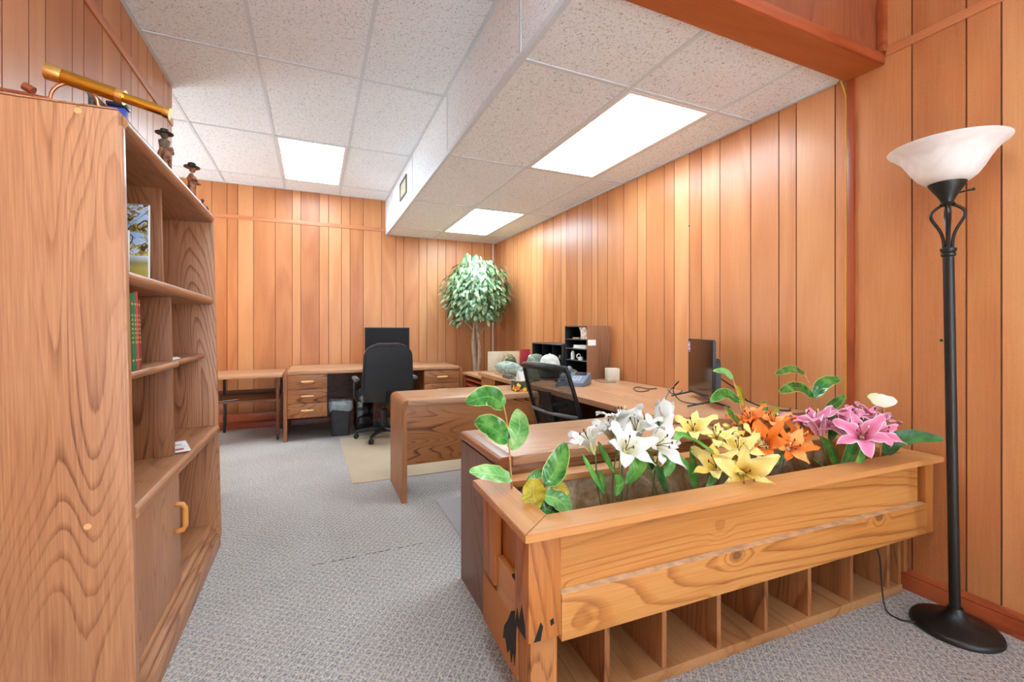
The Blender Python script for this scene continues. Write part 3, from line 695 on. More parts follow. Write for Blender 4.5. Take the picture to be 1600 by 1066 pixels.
# ------------------------------------------------------------------ planter
pl = thing('planter', 'rustic knotty cedar planter box on legs with open cubbies beneath, in the foreground', 'planter', (.49, 1.02, 0), (0, 0, -.033), world=False)
RZ0, RZ1, L, DP = .598, .62, 1.883, .455
b = B(); b.prism([(0, 0), (L, 0), (L - .09, .10), (.11, .10)], RZ0, RZ1, 'Z', .002); add('rim_board', b, M['pine_x'], pl)
b = B(); b.prism([(0, .0008), (.1095, .1008), (.1095, DP), (0, DP)], RZ0, RZ1, 'Z', .002); add('rim_board', b, M['pine_y'], pl)
b = B(); b.box(.11, L - .091, DP - .068, DP, RZ0, RZ1, .002); add('rim_board', b, M['pine_x'], pl)
b = B(); b.prism([(L, .0008), (L, DP), (L - .09, DP), (L - .09, .1008)], RZ0, RZ1, 'Z', .002); add('rim_board', b, M['pine_y'], pl)
b = B(); b.box(.117, 1.80, .05, .07, .33, RZ0 - .0005); add('front_board', b, M['pine'], pl)
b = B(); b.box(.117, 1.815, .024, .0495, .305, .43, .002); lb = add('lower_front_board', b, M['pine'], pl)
b = B(); b.box(.118, 1.798, .0255, .0495, .4302, .4312); add('ledge', b, plain('pale_lit_wood', (208, 172, 134), .9, var=.08, vscale=30), lb, label='upper ledge with overhead light painted on')  # thin pale strip: overhead light on the lip painted as colour
b = B(); b.box(.02, .1165, .026, .12, .322, RZ0 - .0005, .003); cp = add('corner_post', b, M['pine_z'], pl)
b = B(); b.box(1.8155, 1.872, .03, .12, .30, RZ0 - .0005, .003); add('corner_post', b, M['pine_z'], pl)
b = B(); b.box(.02, .044, .29, .40, .335, RZ0 - .0005, .002); add('corner_post', b, M['pine_z'], pl)
b = B(); b.box(.05, .066, .1205, .44, .40, RZ0 - .0005); add('side_board', b, M['pine_z'], pl)
b = B(); b.box(.028, .0495, .1205, .289, .315, .43, .002); add('side_rail', b, M['pine_y'], pl)
b = B(); b.box(.026, .052, .1205, .42, .155, .3145, .002); add('lower_side_board', b, M['pine_r'], pl)
b = B(); b.box(.03, .10, .035, .115, 0, .3215, .004); add('leg', b, M['pine_r'], pl)
b = B(); b.box(.10, .113, .045, .12, .005, .3215, .003); add('leg_brace', b, M['pine_z'], pl)
b = B(); b.box(1.846, 1.874, .1205, .30, .09, .2995, .002); add('hanging_board', b, M['pine_d'], pl)
b = B(); b.box(.067, 1.80, .425, .44, .30, RZ0 - .0005); add('back_board', b, M['pine'], pl)
b = B(); b.box(1.80, 1.8145, .0705, .424, .33, RZ0 - .0005); add('side_board', b, M['pine_z'], pl)
b = B(); b.box(.067, 1.7995, .0705, .4245, .40, .415); add('bottom_board', b, M['pine_dy'], pl)
b = B(); b.box(.13, 1.845, .125, .43, 0, .036, .003); add('tray', b, M['pine_dy'], pl)
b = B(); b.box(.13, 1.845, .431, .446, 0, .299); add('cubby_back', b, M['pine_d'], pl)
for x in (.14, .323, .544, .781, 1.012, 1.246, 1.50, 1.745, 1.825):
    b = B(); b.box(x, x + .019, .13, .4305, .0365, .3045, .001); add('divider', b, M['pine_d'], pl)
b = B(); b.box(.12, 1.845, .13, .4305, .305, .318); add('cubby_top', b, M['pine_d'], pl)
# scorch and knot holes
b = B()
b.prism([(.135, .345), (.16, .33), (.185, .29), (.215, .255), (.225, .21), (.205, .225), (.19, .19), (.17, .215), (.16, .18), (.145, .225), (.135, .19), (.125, .24), (.122, .32)], .0245, .0285, 'X')
b.prism([(.05, .36), (.07, .40), (.09, .345), (.1, .375), (.115, .33), (.11, .3235), (.045, .3235)], .0190, .0203, 'X')
b.prism([(.035, .3235), (.055, .3235), (.062, .36), (.055, .372), (.047, .352)], .0250, .0263, 'Y'); b.prism([(.085, .355), (.095, .36), (.092, .375), (.083, .37)], .0250, .0263, 'Y')
b.box(.0275, .05, .1205, .16, .4305, .437)
add('scorch_mark', b, M['stain'], pl, label='black scorched marks')
# plastic liner
def liner_mat():
    w = NT('crinkled_plastic_liner', .12, .6); v = w.coord(rnd=False)
    n = w.noise(v, 9, 4, 1.8, .6)
    w.color(w.ramp(n, [(.3, (150, 118, 86)), (.5, (188, 160, 126)), (.72, (222, 206, 184))]))
    w.b.inputs['Alpha'].default_value = .8
    w.bump(w.noise(v, 14, 4, 2.2, .6), .7, .012); return w.m
def lfn(u, v):
    x = .09 + u * 1.69
    pts = [(.412, .585), (.405, .52), (.40, .45), (.36, .432), (.25, .43), (.14, .432), (.09, .45), (.085, .55)]
    k = v * (len(pts) - 1); i = min(int(k), len(pts) - 2); f = k - i
    y = pts[i][0] * (1 - f) + pts[i + 1][0] * f; z = pts[i][1] * (1 - f) + pts[i + 1][1] * f
    n = mnoise.noise(Vector((x * 9, v * 9, 3))); n2 = mnoise.noise(Vector((x * 24, v * 17, 8)))
    return Vector((x, min(max(y + n * .010, .08), .418), max(z + n * .008 + n2 * .008, .419)))
b = B(); b.grid(lfn, 90, 28)
for xe in (.082, 1.79):
    pass
lo = add('liner', b, liner_mat(), pl, 80, label='crinkled clear plastic lining')

# ------------------------------------------------------------------ floor lamp
LX, LY = 2.232, .868
lp = thing('floor_lamp', 'black torchiere floor lamp with frosted white glass bowl by the right wall', 'floor lamp', (LX, LY, 0))
def ln(x, y, z): return Vector((LX + x - .027 * z / 1.6, LY + y + .012 * z / 1.6, z))
def leanv(vs_):
    for v in vs_: z = v.co.z; v.co.x += -.027 * z / 1.6; v.co.y += .012 * z / 1.6
b = B(); b.lathe([(.0, .0), (.128, .0), (.133, .008), (.131, .018), (.126, .024), (.116, .027), (.11, .030), (.07, .038), (.042, .052), (.028, .070), (.022, .088), (.0, .09)], (LX, LY, 0), 48); add('base', b, M['black_m'], lp)
b = B(); leanv(b.lathe([(.0168, .085), (.0168, 1.42), (.022, 1.425), (.022, 1.433), (.018, 1.436), (.024, 1.444), (.024, 1.452), (.012, 1.456), (.010, 1.46)], (LX, LY, 0), 24)); add('pole', b, M['black_m'], lp)
for k in range(4):
    a = k * PI / 2 + .5; b = B(); q = []
    for i in range(15):
        f = i / 14; z = 1.455 + .165 * f; r = .012 + .036 * math.sin(PI * f ** 2.6)
        q.append(ln(r * math.cos(a), r * math.sin(a), z))
    b.tube(q, .0055, 8); add('cage_rod', b, M['black_m'], lp)
b = B(); leanv(b.lathe([(.007, 1.455), (.007, 1.62)], (LX, LY, 0), 10)); add('inner_rod', b, M['black_m'], lp)
b = B(); leanv(b.lathe([(.02, 1.615), (.024, 1.62), (.018, 1.628), (.022, 1.64), (.034, 1.662), (.052, 1.69), (.056, 1.70), (.04, 1.698)], (LX, LY, 0), 32)); add('cup', b, M['black_m'], lp)
outer = [(.045, 1.70), (.062, 1.702), (.085, 1.722), (.103, 1.748), (.118, 1.776), (.134, 1.802), (.153, 1.822), (.170, 1.836)]
inner = [(r - .005, z + .005) for r, z in outer[::-1]]
b = B(); leanv(b.lathe(outer + [(.174, 1.842), (.170, 1.844)] + inner, (LX, LY, 0), 64, closed=True))
w = NT('frosted_glass_bowl', .45, .4); v = w.coord(rnd=False); w.color(w.ramp(w.noise(v, 9, 4, 1.5), [(.3, (232, 224, 216)), (.7, (246, 242, 236))]))
w.b.inputs['Subsurface Weight'].default_value = .3; w.b.inputs['Subsurface Radius'].default_value = (.02, .02, .02); w.b.inputs['Subsurface Scale'].default_value = .5
add('shade', b, w.m, lp, label='frosted white glass bowl')
b = B(); b.tube([ln(.035, -.02, 1.665), ln(.075, -.045, 1.675)], .0035, 8); b.ball(ln(.077, -.046, 1.6755), .006, seg=10); add('switch', b, M['black_m'], lp)
b = B(); cp_ = [Vector(q) for q in ((LX - .105, LY + .075, .014), (LX - .13, LY + .115, .006), (LX - .115, LY + .17, .012), (LX - .085, LY + .20, .10), (LX - .075, LY + .215, .21), (LX - .07, LY + .27, .285))]; cs_ = []
for i in range(5):
    a_, b_, c_, d_ = cp_[max(0, i - 1)], cp_[i], cp_[i + 1], cp_[min(5, i + 2)]
    for k in range(6): f = k / 6; cs_.append(.5 * ((2 * b_) + (c_ - a_) * f + (2 * a_ - 5 * b_ + 4 * c_ - d_) * f * f + (3 * b_ - a_ - 3 * c_ + d_) * f ** 3))
b.tube(cs_, .003, 8)
add('cord', b, M['black'], lp)
# ------------------------------------------------------------------ black leather chair
def rrect(w, h, r, n=6, wt=None):
    """rounded rectangle outline, wt = width at top"""
    wt = wt or w; pts = []
    for cx, cz, a0, ww in ((w / 2 - r, r, -PI / 2, 1), (wt / 2 - r, h - r, 0, 1), (-wt / 2 + r, h - r, PI / 2, 1), (-w / 2 + r, r, PI, 1)):
        for k in range(n + 1): a = a0 + PI / 2 * k / n; pts.append((cx + r * math.cos(a), cz + r * math.sin(a)))
    return pts
def chair_base(t, r, z_hub, capmat):
    b = B(); b.lathe([(.0, .075), (.045, .075), (.048, .11), (.03, .125), (.0, .125)], (0, 0, 0), 20)
    for k in range(5):
        a = 2 * PI * k / 5 + .35; c, s = math.cos(a), math.sin(a)
        b.tube([(.02 * c, .02 * s, .10), (.5 * r * c, .5 * r * s, .098), (r * c, r * s, .072)], [.030, .022, .016], 10)
    bs = add('star_base', b, M['black'], t)
    for k in range(5):
        a = 2 * PI * k / 5 + .35; c, s = math.cos(a), math.sin(a); b = B()
        for d in (-.018, .006): b.cyl((r * c - s * d, r * s + c * d, .027), (r * c - s * (d + .012), r * s + c * (d + .012), .027), .025, seg=18)
        b.cyl((r * c, r * s, .03), (r * c, r * s, .075), .007, seg=8); b.ball((r * c, r * s, .05), .02, .02, .012, 10)
        add('caster', b, M['black'], bs)
    b = B(); b.lathe([(.032, .12), (.032, .30), (.026, .305), (.014, .31), (.014, z_hub)], (0, 0, 0), 20); add('gas_lift', b, M['black'], t)
t = thing('office_chair', 'black leather high back office chair on casters facing the back wall desk', 'office chair', (.672, 4.83, .0045), world=False)
chair_base(t, .28, .41, None)
b = B(); b.box(-.09, .09, -.10, .12, .385, .4095, .006); b.tube([(.1, 0, .395), (.20, .0, .39)], .007, 8); add('seat_mechanism', b, M['black_m'], t)
b = B(); b.prism(rrect(.52, .50, .09), .41, .50, 'Z', .02, Matrix.Translation((0, -.20, 0))); add('seat', b, M['leather'], t)
TB = Matrix.Translation((0, -.235, .425)) @ Matrix.Rotation(math.radians(7), 4, 'X')
b = B()
def backfn(sgn):
    def fn(u, v):
        pass
    return fn
out = rrect(.50, .575, .13, 8, .47)
b.prism(out, -.05, .03, 'Y', .022, TB); bk_ = add('backrest', b, M['leather'], t)
b = B(); o2 = [(x * .86, .03 + z * .90) for x, z in out]
b.prism(o2, .0305, .055, 'Y', .012, TB); add('back_cushion', b, M['leather'], bk_)
b = B(); b.prism([(-.13, .555), (.13, .555), (.11, .582), (-.11, .582)], -.045, .035, 'Y', .012, TB); add('headrest_roll', b, M['leather'], bk_)
b = B(); b.tube([(0, -.09, .395), (0, -.24, .40), (0, -.295, .44), (0, -.30, .53)], .018, 8); add('back_bracket', b, M['black_m'], t)
for k in (-1, 1):
    b = B(); x = k * .288
    b.tube([(k * .20, .06, .395), (x - k * .02, .06, .40), (x, .05, .45), (x, .04, .60)], .015, 10)
    b.tube([(x, -.16, .615), (x, .04, .615)], .012, 8); ar = add('armrest', b, M['black'], t)
    b = B(); b.prism(rrect(.055, .30, .026), .625, .655, 'Z', .008, Matrix.Translation((x, -.2, 0))); add('arm_pad', b, M['grey_pl'], ar, label='grey arm pad')

# ------------------------------------------------------------------ mesh chair
def mesh_mat():
    w = NT('open_black_mesh', .6, .3); w.color((.012, .012, .013, 1))
    v = w.coord(rnd=False); sp = w.node('ShaderNodeSeparateXYZ', {0: v})
    f1 = w.math('FRACT', w.math('MULTIPLY', sp.outputs[1], 160)); f2 = w.math('FRACT', w.math('MULTIPLY', sp.outputs[2], 160))
    hole = w.math('MULTIPLY', w.math('GREATER_THAN', f1, .42), w.math('GREATER_THAN', f2, .42))
    w.put(w.b.inputs['Alpha'], w.math('SUBTRACT', 1, w.math('MULTIPLY', hole, .93))); return w.m
t = thing('office_chair', 'black mesh back office chair pushed in under the television desk', 'office chair', (1.63, 2.44, .0045), (0, 0, math.radians(9)), world=False)
chair_base(t, .27, .40, None)
b = B(); b.box(-.10, .10, -.09, .09, .38, .4015, .006); b.tube([(-.08, 0, .39), (-.22, 0, .39), (-.262, 0, .43), (-.268, 0, .56)], .02, 10); add('seat_mechanism', b, M['black_m'], t)
b = B(); b.prism(rrect(.47, .48, .08), .402, .48, 'Z', .02, Matrix.Translation((0, -.24, 0))); add('seat', b, plain('black_seat_fabric', (28, 28, 30), .9, .2, bump=.3, bscale=300), t)
def bx(s):            # back curve, s 0 bottom .. 1 top
    return -.25 - .125 * s ** 1.4 - .012 * math.sin(PI * s), .52 + .40 * s
def bwid(s): return .205 + .022 * math.sin(PI * min(1, s * .8 + .1))
def bp(s, k):         # k -1..1 across ; curved round the sitter
    x, z = bx(s); return Vector((x - .03 + .035 * k * k, bwid(s) * k, z))
b = B(); loop = [bp(i / 14, -1) for i in range(15)] + [bp(1, -1 + 2 * i / 8) + Vector((0, 0, .012 * math.sin(PI * i / 8))) for i in range(1, 8)] + [bp(1 - i / 14, 1) for i in range(15)] + [bp(0, 1 - 2 * i / 8) for i in range(1, 8)]
b.tube(loop, .0125, 10, closed=True)
b.tube([bp(1, -1 + 2 * i / 8) + Vector((.002, 0, .010 * math.sin(PI * i / 8) - .008)) for i in range(9)], .02, 10)
fr = add('back_frame', b, M['black'], t)
b = B(); b.grid(lambda u, v: bp(u, v * 2 - 1) + Vector((0, 0, 0)), 20, 16); add('mesh_panel', b, mesh_mat(), fr)
b = B(); b.prism([(-.035, .5), (.035, .5), (.055, .84), (-.055, .84)], -.285, -.275, 'X')
bmesh.ops.delete(b.bm, geom=b.bm.verts[:], context='VERTS')
def spine(u, v): p = bp(u * .62, 0); return Vector((p.x - .014 - .004, (v * 2 - 1) * (.028 + .03 * u), p.z))
b.grid(spine, 14, 4)
r_ = bmesh.ops.extrude_face_region(b.bm, geom=b.bm.faces[:]); bmesh.ops.translate(b.bm, vec=(.012, 0, 0), verts=[v for v in r_['geom'] if isinstance(v, bmesh.types.BMVert)])
add('lumbar_spine', b, M['black'], fr)
b = B(); b.tube([bp(.28, -1 + 2 * i / 10) + Vector((-.016, 0, 0)) for i in range(11)], .011, 8); add('lumbar_bar', b, M['grey_pl'], fr, label='grey lumbar bar')
for k in (-1, 1):
    b = B(); y = k * .265
    b.tube([(-.02, k * .16, .392), (-.02, y, .42), (-.04, y + k * .01, .50), (-.05, y + k * .01, .595)], .014, 8); ar = add('armrest', b, M['black'], t)
    b = B(); b.prism(rrect(.24, .06, .028), .596, .622, 'Z', .008, Matrix.Translation((-.06, y + k * .01 - .03, 0))); add('arm_pad', b, M['black'], ar)

# ------------------------------------------------------------------ waste bin, computer, monitor
t = thing('waste_bin', 'dark grey waste bin with a plastic bag under the back wall desk', 'bin', (.262, 5.2, 0))
def rr_ring(w, d, r, n=5):
    pts = []
    for cx, cy, a0 in ((w / 2 - r, -d / 2 + r, -PI / 2), (w / 2 - r, d / 2 - r, 0), (-w / 2 + r, d / 2 - r, PI / 2), (-w / 2 + r, -d / 2 + r, PI)):
        for k in range(n + 1): a = a0 + PI / 2 * k / n; pts.append((cx + r * math.cos(a), cy + r * math.sin(a)))
    return pts
def loft(b, rings):
    vs_ = [[b.bm.verts.new(p) for p in q] for q in rings]; n = len(vs_[0]); fs = []
    for A, C in zip(vs_[:-1], vs_[1:]):
        for k in range(n): fs.append(b.bm.faces.new((A[k], A[(k + 1) % n], C[(k + 1) % n], C[k])))
    b._tag(fs); return vs_, fs
def ring3(w, d, r, z, c, jit=0, seed=0):
    return [Vector((c[0] + x * (1 + jit * mnoise.noise(Vector((x * 40, y * 40, seed)))), c[1] + y * (1 + jit * mnoise.noise(Vector((x * 40, y * 40, seed + 5)))), z + jit * .25 * mnoise.noise(Vector((x * 30, y * 30, seed + 9))))) for x, y in rr_ring(w, d, r, 8)]
c = (.262, 5.2)
b = B(); vv, fs = loft(b, [ring3(.175, .15, .03, 0, c), ring3(.225, .195, .04, .355, c), ring3(.235, .205, .04, .36, c), ring3(.225, .195, .04, .362, c), ring3(.17, .145, .03, .01, c)])
b.bm.faces.new(vv[0][::-1]); b.bm.faces.new(vv[-1]); bmesh.ops.recalc_face_normals(b.bm, faces=b.bm.faces[:]); add('body', b, M['bin'], t)
bag = NT('translucent_bag', .3, .5); v = bag.coord(rnd=False); bag.color(bag.ramp(bag.noise(v, 22, 4, 1), [(.3, (128, 142, 150)), (.7, (190, 200, 204))])); bag.b.inputs['Alpha'].default_value = .85
b = B(); loft(b, [ring3(.246, .216, .04, .275, c, .10, 1), ring3(.250, .220, .045, .32, c, .09, 2), ring3(.246, .216, .045, .366, c, .05, 3), ring3(.235, .205, .04, .378, c, .06, 4), ring3(.205, .175, .04, .36, c, .10, 5), ring3(.16, .14, .04, .30, c, .12, 6)]); add('bag', b, bag.m, t, 80, label='crumpled grey plastic bag')
t = thing('computer', 'black computer tower in the dark under the back wall desk', 'computer', (.52, 5.42, 0))
b = B(); b.box(.43, .61, 5.24, 5.62, .012, .40, .004); add('case', b, M['black'], t)
b = B(); b.box(.435, .605, 5.228, 5.2395, .03, .39, .003)
add('front_panel', b, M['screen'], t)
for q in ((.445, .47), (.57, .595)):
    b = B(); b.box(q[0], q[1], 5.26, 5.60, 0, .0115); add('foot', b, M['black'], t)
b = B(); b.tube([(.66, 5.3, .002), (.665, 5.32, .10), (.66, 5.34, .2), (.69, 5.38, .28), (.72, 5.42, .20), (.73, 5.40, .003)], .005, 8)
solo('power_cable', b, M['grey_pl'], 'grey cable looping on the floor beside the computer tower', 'cable')
t = thing('monitor', 'black flat monitor on the back wall desk behind the leather chair', 'monitor', (.795, 5.42, .715))
b = B(); b.box(.535, 1.052, 5.415, 5.44, .815, 1.168, .004); add('housing', b, M['black'], t)
b = B(); b.box(.545, 1.042, 5.4125, 5.4145, .83, 1.158); add('screen', b, plain('matt_dark_screen', (12, 12, 15), .5, .25, var=.02), t)
b = B(); b.box(.765, .825, 5.43, 5.46, .72, .95, .006); b.prism(rrect(.24, .17, .06), .7155, .727, 'Z', .003, Matrix.Translation((.795, 5.36, 0))); add('stand', b, M['black'], t)

# ------------------------------------------------------------------ television on the right desk
P0, P1 = Vector((1.975, 1.76, .711)), Vector((2.245, 2.20, .711))
dv = (P1 - P0); wv = dv.length; ang = math.atan2(dv.y, dv.x); mid = (P0 + P1) / 2
t = thing('television', 'small flat television with dark glossy screen standing on two feet by the right wall', 'television', (mid.x, mid.y, .7115), (0, 0, ang), world=False)
# local x along the screen (near -> far), +y towards the room (screen side)
hw = wv / 2
b = B(); b.box(-hw, hw, -.006, .006, .035, .375, .003); b.box(-hw + .002, hw - .002, -.012, -.006, .04, .37, .002); add('housing', b, M['black'], t)
b = B(); b.box(-hw + .008, hw - .008, .0062, .0072, .048, .368); sc_ = add('screen', b, M['screen'], t)
b = B(); b.prism([(-hw * .86, .05), (hw * .86, .05), (hw * .86, .24), (hw * .8, .27), (-hw * .8, .27), (-hw * .86, .24)], -.05, -.0125, 'Y', .008); add('rear_casing', b, M['black'], t)
stk = NT('bright_sticker', .4); v = stk.coord(rnd=False); stk.color(stk.ramp(stk.noise(v, 90, 2), [(.35, (70, 50, 150)), (.48, (160, 90, 190)), (.55, (236, 236, 244))]))
b = B(); b.box(hw - .055, hw - .013, .0073, .0078, .29, .355); add('sticker', b, stk.m, t, label='small white and purple sticker')
for k in (-1, 1):
    x = k * hw * .78; b = B()
    b.tube([(x, -.10, .004), (x, -.02, .03), (x, 0, .036), (x, .02, .03), (x, .125, .004)], [.004, .0055, .007, .0055, .004], 8); add('foot', b, M['black_m'], t)
def desk_pt(px, py, z=ZR): return at_z(px, py, z)
def cable(name, label, pix, r=.003, mat='black', zs=None):
    pts = []
    for i, q in enumerate(pix):
        z = ZR + r + .0005 + (zs[i] if zs else 0); pts.append(at_z(q[0], q[1], z))
    # smooth with Catmull-Rom
    sm = []
    for i in range(len(pts) - 1):
        p0, p1, p2, p3 = pts[max(0, i - 1)], pts[i], pts[i + 1], pts[min(len(pts) - 1, i + 2)]
        for k in range(6):
            f = k / 6; sm.append(.5 * ((2 * p1) + (p2 - p0) * f + (2 * p0 - 5 * p1 + 4 * p2 - p3) * f * f + (3 * p1 - p0 - 3 * p2 + p3) * f ** 3))
    sm.append(pts[-1])
    b = B(); b.tube(sm, r, 6); return solo(name, b, M[mat], label, 'cable')
cable('cable', 'black cable loop lying on the desk in front of the white box', [(1026, 607), (1012, 608), (998, 605), (990, 607), (994, 611), (1004, 612), (1014, 610)], .0032)
cable('cable', 'short black cable end on the desk left of the television', [(1043, 609), (1048, 614), (1055, 616), (1062, 614), (1066, 611)], .0032)
b = B(); p = Vector((1.93, 2.02, ZR))
lp_ = [(1.83, 1.98, ZR + .004), (1.87, 2.02, ZR + .02), (1.93, 2.04, ZR + .07), (1.965, 2.02, ZR + .11), (1.95, 1.99, ZR + .13), (1.915, 1.985, ZR + .11), (1.91, 1.99, ZR + .07), (1.95, 1.98, ZR + .02), (2.0, 1.94, ZR + .004), (2.06, 1.90, ZR + .004)]
sm = []
for i in range(len(lp_) - 1):
    p0, p1, p2, p3 = [Vector(lp_[min(max(j, 0), len(lp_) - 1)]) for j in (i - 1, i, i + 1, i + 2)]
    for k in range(6): f = k / 6; sm.append(.5 * ((2 * p1) + (p2 - p0) * f + (2 * p0 - 5 * p1 + 4 * p2 - p3) * f * f + (3 * p1 - p0 - 3 * p2 + p3) * f ** 3))
b.tube(sm, .003, 6); solo('cable', b, M['black'], 'black cable looping upright in front of the television screen', 'cable')
b = B(); b.tube([(2.155, 1.875, .86), (2.165, 1.80, .82), (2.18, 1.72, .75), (2.22, 1.62, .7155), (2.30, 1.56, .715), (2.36, 1.60, .715)], .004, 8); solo('power_cable', b, M['black'], 'black power cord hanging from the back of the television to the desk', 'cable')

# ------------------------------------------------------------------ organisers on the far desk
def organizer(name, label, x0, x1, y0, y1, z0, z1, shelves, uprights, side, cat='organizer'):
    t = thing(name, label, cat, ((x0 + x1) / 2, (y0 + y1) / 2, z0)); e = .012
    for yy in ((y0, y0 + e), (y1 - e, y1)):
        b = B(); b.box(x0, x1, *yy, z0, z1, .001); add('side_panel', b, side if yy[0] == y0 else M['black'], t)
    b = B(); b.box(x1 - .008, x1 - .001, y0 + e, y1 - e, z0 + .001, z1 - .001); add('back_panel', b, M['black'], t)
    for z in shelves: b = B(); b.box(x0 + .003, x1 - .009, y0 + e + .0005, y1 - e - .0005, z, z + .009, .001); add('shelf', b, M['dkgrey'], t)
    for y, za, zb in uprights: b = B(); b.box(x0 + .01, x1 - .009, y, y + .006, za, zb); add('divider', b, M['black'], t)
    return t
M['dkgrey'] = plain('charcoal_shelf', (70, 68, 68), .5)
M['wal_s'] = wood('walnut_organizer_side', (78, 48, 32), (120, 78, 54), (150, 104, 76), 'Z', 1.6, 10, .45)
organizer('desk_organizer', 'tall desk organizer with black shelves and walnut sides against the right wall', 2.150, 2.383, 3.245, 3.625, .7115, 1.178, (.7125, .86, .965, 1.05, 1.167), (), M['wal_s'])
b = B(); b.box(2.155, 2.235, 3.243, 3.2445, 1.005, 1.055); solo('paper_label', b, M['paper'], 'white paper label stuck on the walnut side of the tall organizer', 'label')
organizer('desk_organizer', 'low wide black pigeonhole organizer beside the tall one', 2.13, 2.383, 3.64, 4.27, .7115, 1.005, (.7125, .86, .993), ((3.84, .87, .992), (4.05, .87, .992)), M['black'])
def papers(label, cat, x0, x1, y0, y1, z, h, n, mat=None, rot=0, name='paper_stack'):
    b = B()
    for k in range(n):
        r = random.uniform(-.05, .05) + rot; dx = random.uniform(-.008, .008)
        m = Matrix.Translation(((x0 + x1) / 2 + dx, (y0 + y1) / 2, 0)) @ Matrix.Rotation(r, 4, 'Z')
        b.box(-(x1 - x0) / 2, (x1 - x0) / 2, -(y1 - y0) / 2, (y1 - y0) / 2, z + h * k / n + .0002, z + h * (k + 1) / n, mat=m)
    return solo(name, b, mat or M['paper'], label, cat)
papers('stack of white papers on the second shelf of the tall organizer', 'papers', 2.158, 2.33, 3.29, 3.48, .9745, .03, 6)
b = B(); b.box(2.16, 2.30, 3.27, 3.37, 1.0595, 1.12, .004); b.prism([(3.27, 1.12), (3.37, 1.12), (3.40, 1.165), (3.29, 1.165)], 2.162, 2.17, 'X'); solo('envelope_bundle', b, plain('white_red_box', (216, 190, 172), .6, var=.2, vscale=40), 'white and tan bundle on the top shelf of the tall organizer', 'box')
b = B(); b.box(2.17, 2.3, 3.42, 3.52, 1.0595, 1.072, .002); solo('tan_notepad', b, plain('tan_pad', (190, 150, 112), .7), 'tan notepad on the top shelf of the tall organizer', 'notepad')
b = B(); b.lathe([(.0, 0), (.018, 0), (.018, .06), (.012, .068), (.012, .078), (.0, .078)], (2.18, 3.53, .8695), 16); solo('white_bottle', b, M['white'], 'small white bottle on the third shelf of the tall organizer', 'bottle')
b = B(); b.lathe([(.0, 0), (.022, 0), (.024, .03), (.018, .03), (.0, .025)], (2.18, 3.40, .8695), 18); b.tube([(2.16 + .02 * math.cos(a), 3.40, .905 + .02 * math.sin(a)) for a in [2 * PI * k / 16 for k in range(16)]], .004, 6, closed=True); solo('tape_roll', b, M['white'], 'white tape roll on the third shelf of the tall organizer', 'tape')
b = B(); b.tube([(2.15, 3.72, .88), (2.19, 3.78, .885), (2.22, 3.83, .88)], [.008, .014, .006], 8); solo('crumpled_tan_cloth', b, plain('tan_cloth', (176, 140, 110), .8, var=.2, vscale=60), 'tan crumpled scrap in a cubby of the low organizer', 'cloth')

# ------------------------------------------------------------------ heaped caps, bags and folders on the far desk
def cloth_mat(name, c1, c2, sc=18, mid=None):
    w = NT(name, .9, .2); v = w.coord(rnd=False); n = w.noise(v, sc, 4, .8)
    w.color(w.ramp(n, [(.34, c1), (.5, mid or [(a + b_) / 2 for a, b_ in zip(c1, c2)]), (.64, c2)])); w.bump(w.noise(v, 40, 3), .5, .004); return w.m
def cap(label, x, y, ang, s, mat, brimmat=None, tilt=0, patch=None, zo=.001):
    p = Vector((x, y, ZR + zo))
    t = thing('baseball_cap', label, 'cap', p, (0, tilt, ang), 'caps heaped on the far desk', world=False)
    b = B()
    def dome(u, v):
        a = u * 2 * PI; ph = v * PI / 2; r = .088 * s * math.cos(ph) ** .75
        k = 1 + .04 * mnoise.noise(Vector((math.cos(a) * 2, math.sin(a) * 2, v * 3 + s * 9)))
        return Vector((r * math.cos(a) * 1.12 * k, r * math.sin(a) * k, .115 * s * math.sin(ph) * k + .001))
    b.grid(dome, 28, 10); bmesh.ops.remove_doubles(b.bm, verts=b.bm.verts, dist=1e-4); b.ball((0, 0, .117 * s), .008 * s, seg=8); add('crown', b, mat, t, 60)
    b = B()
    def brim(u, v):
        a = (v * 2 - 1) * 1.15; r0 = .086 * s; r1 = r0 + .075 * s * math.cos(a * .75)
        r = r0 + (r1 - r0) * u; return Vector((r * math.cos(a) * 1.12 + .02 * s * u, r * math.sin(a), .012 * s - .018 * s * (r * math.sin(a) / .09) ** 2 * .6 + .018 * s))
    b.grid(brim, 6, 14); rr = bmesh.ops.extrude_face_region(b.bm, geom=b.bm.faces[:]); bmesh.ops.translate(b.bm, vec=(0, 0, -.003), verts=[q for q in rr['geom'] if isinstance(q, bmesh.types.BMVert)]); bmesh.ops.recalc_face_normals(b.bm, faces=b.bm.faces[:])
    add('brim', b, brimmat or mat, t, 60)
    if patch:
        b = B()
        def pf(u, v): a = (u - .5) * .9; return Vector((.088 * s * math.cos(a) * 1.12 + .004, .088 * s * math.sin(a), (.03 + .05 * v) * s)) - Vector((.030 * v * s, 0, 0))
        b.grid(pf, 8, 4); add('front_patch', b, patch, t, 60)
    return t
olive = cloth_mat('faded_olive_cloth', (92, 100, 84), (146, 152, 134)); camo = cloth_mat('camouflage_cloth', (62, 66, 44), (176, 160, 122), 26, (112, 104, 76)); pale = cloth_mat('pale_grey_cloth', (176, 174, 164), (216, 212, 204)); dolive = cloth_mat('dark_olive_cloth', (60, 64, 50), (104, 106, 86)); sage = cloth_mat('sage_green_cloth', (124, 138, 126), (176, 186, 172))
patch_m = cloth_mat('orange_brown_patch', (120, 62, 30), (204, 130, 70), 60)
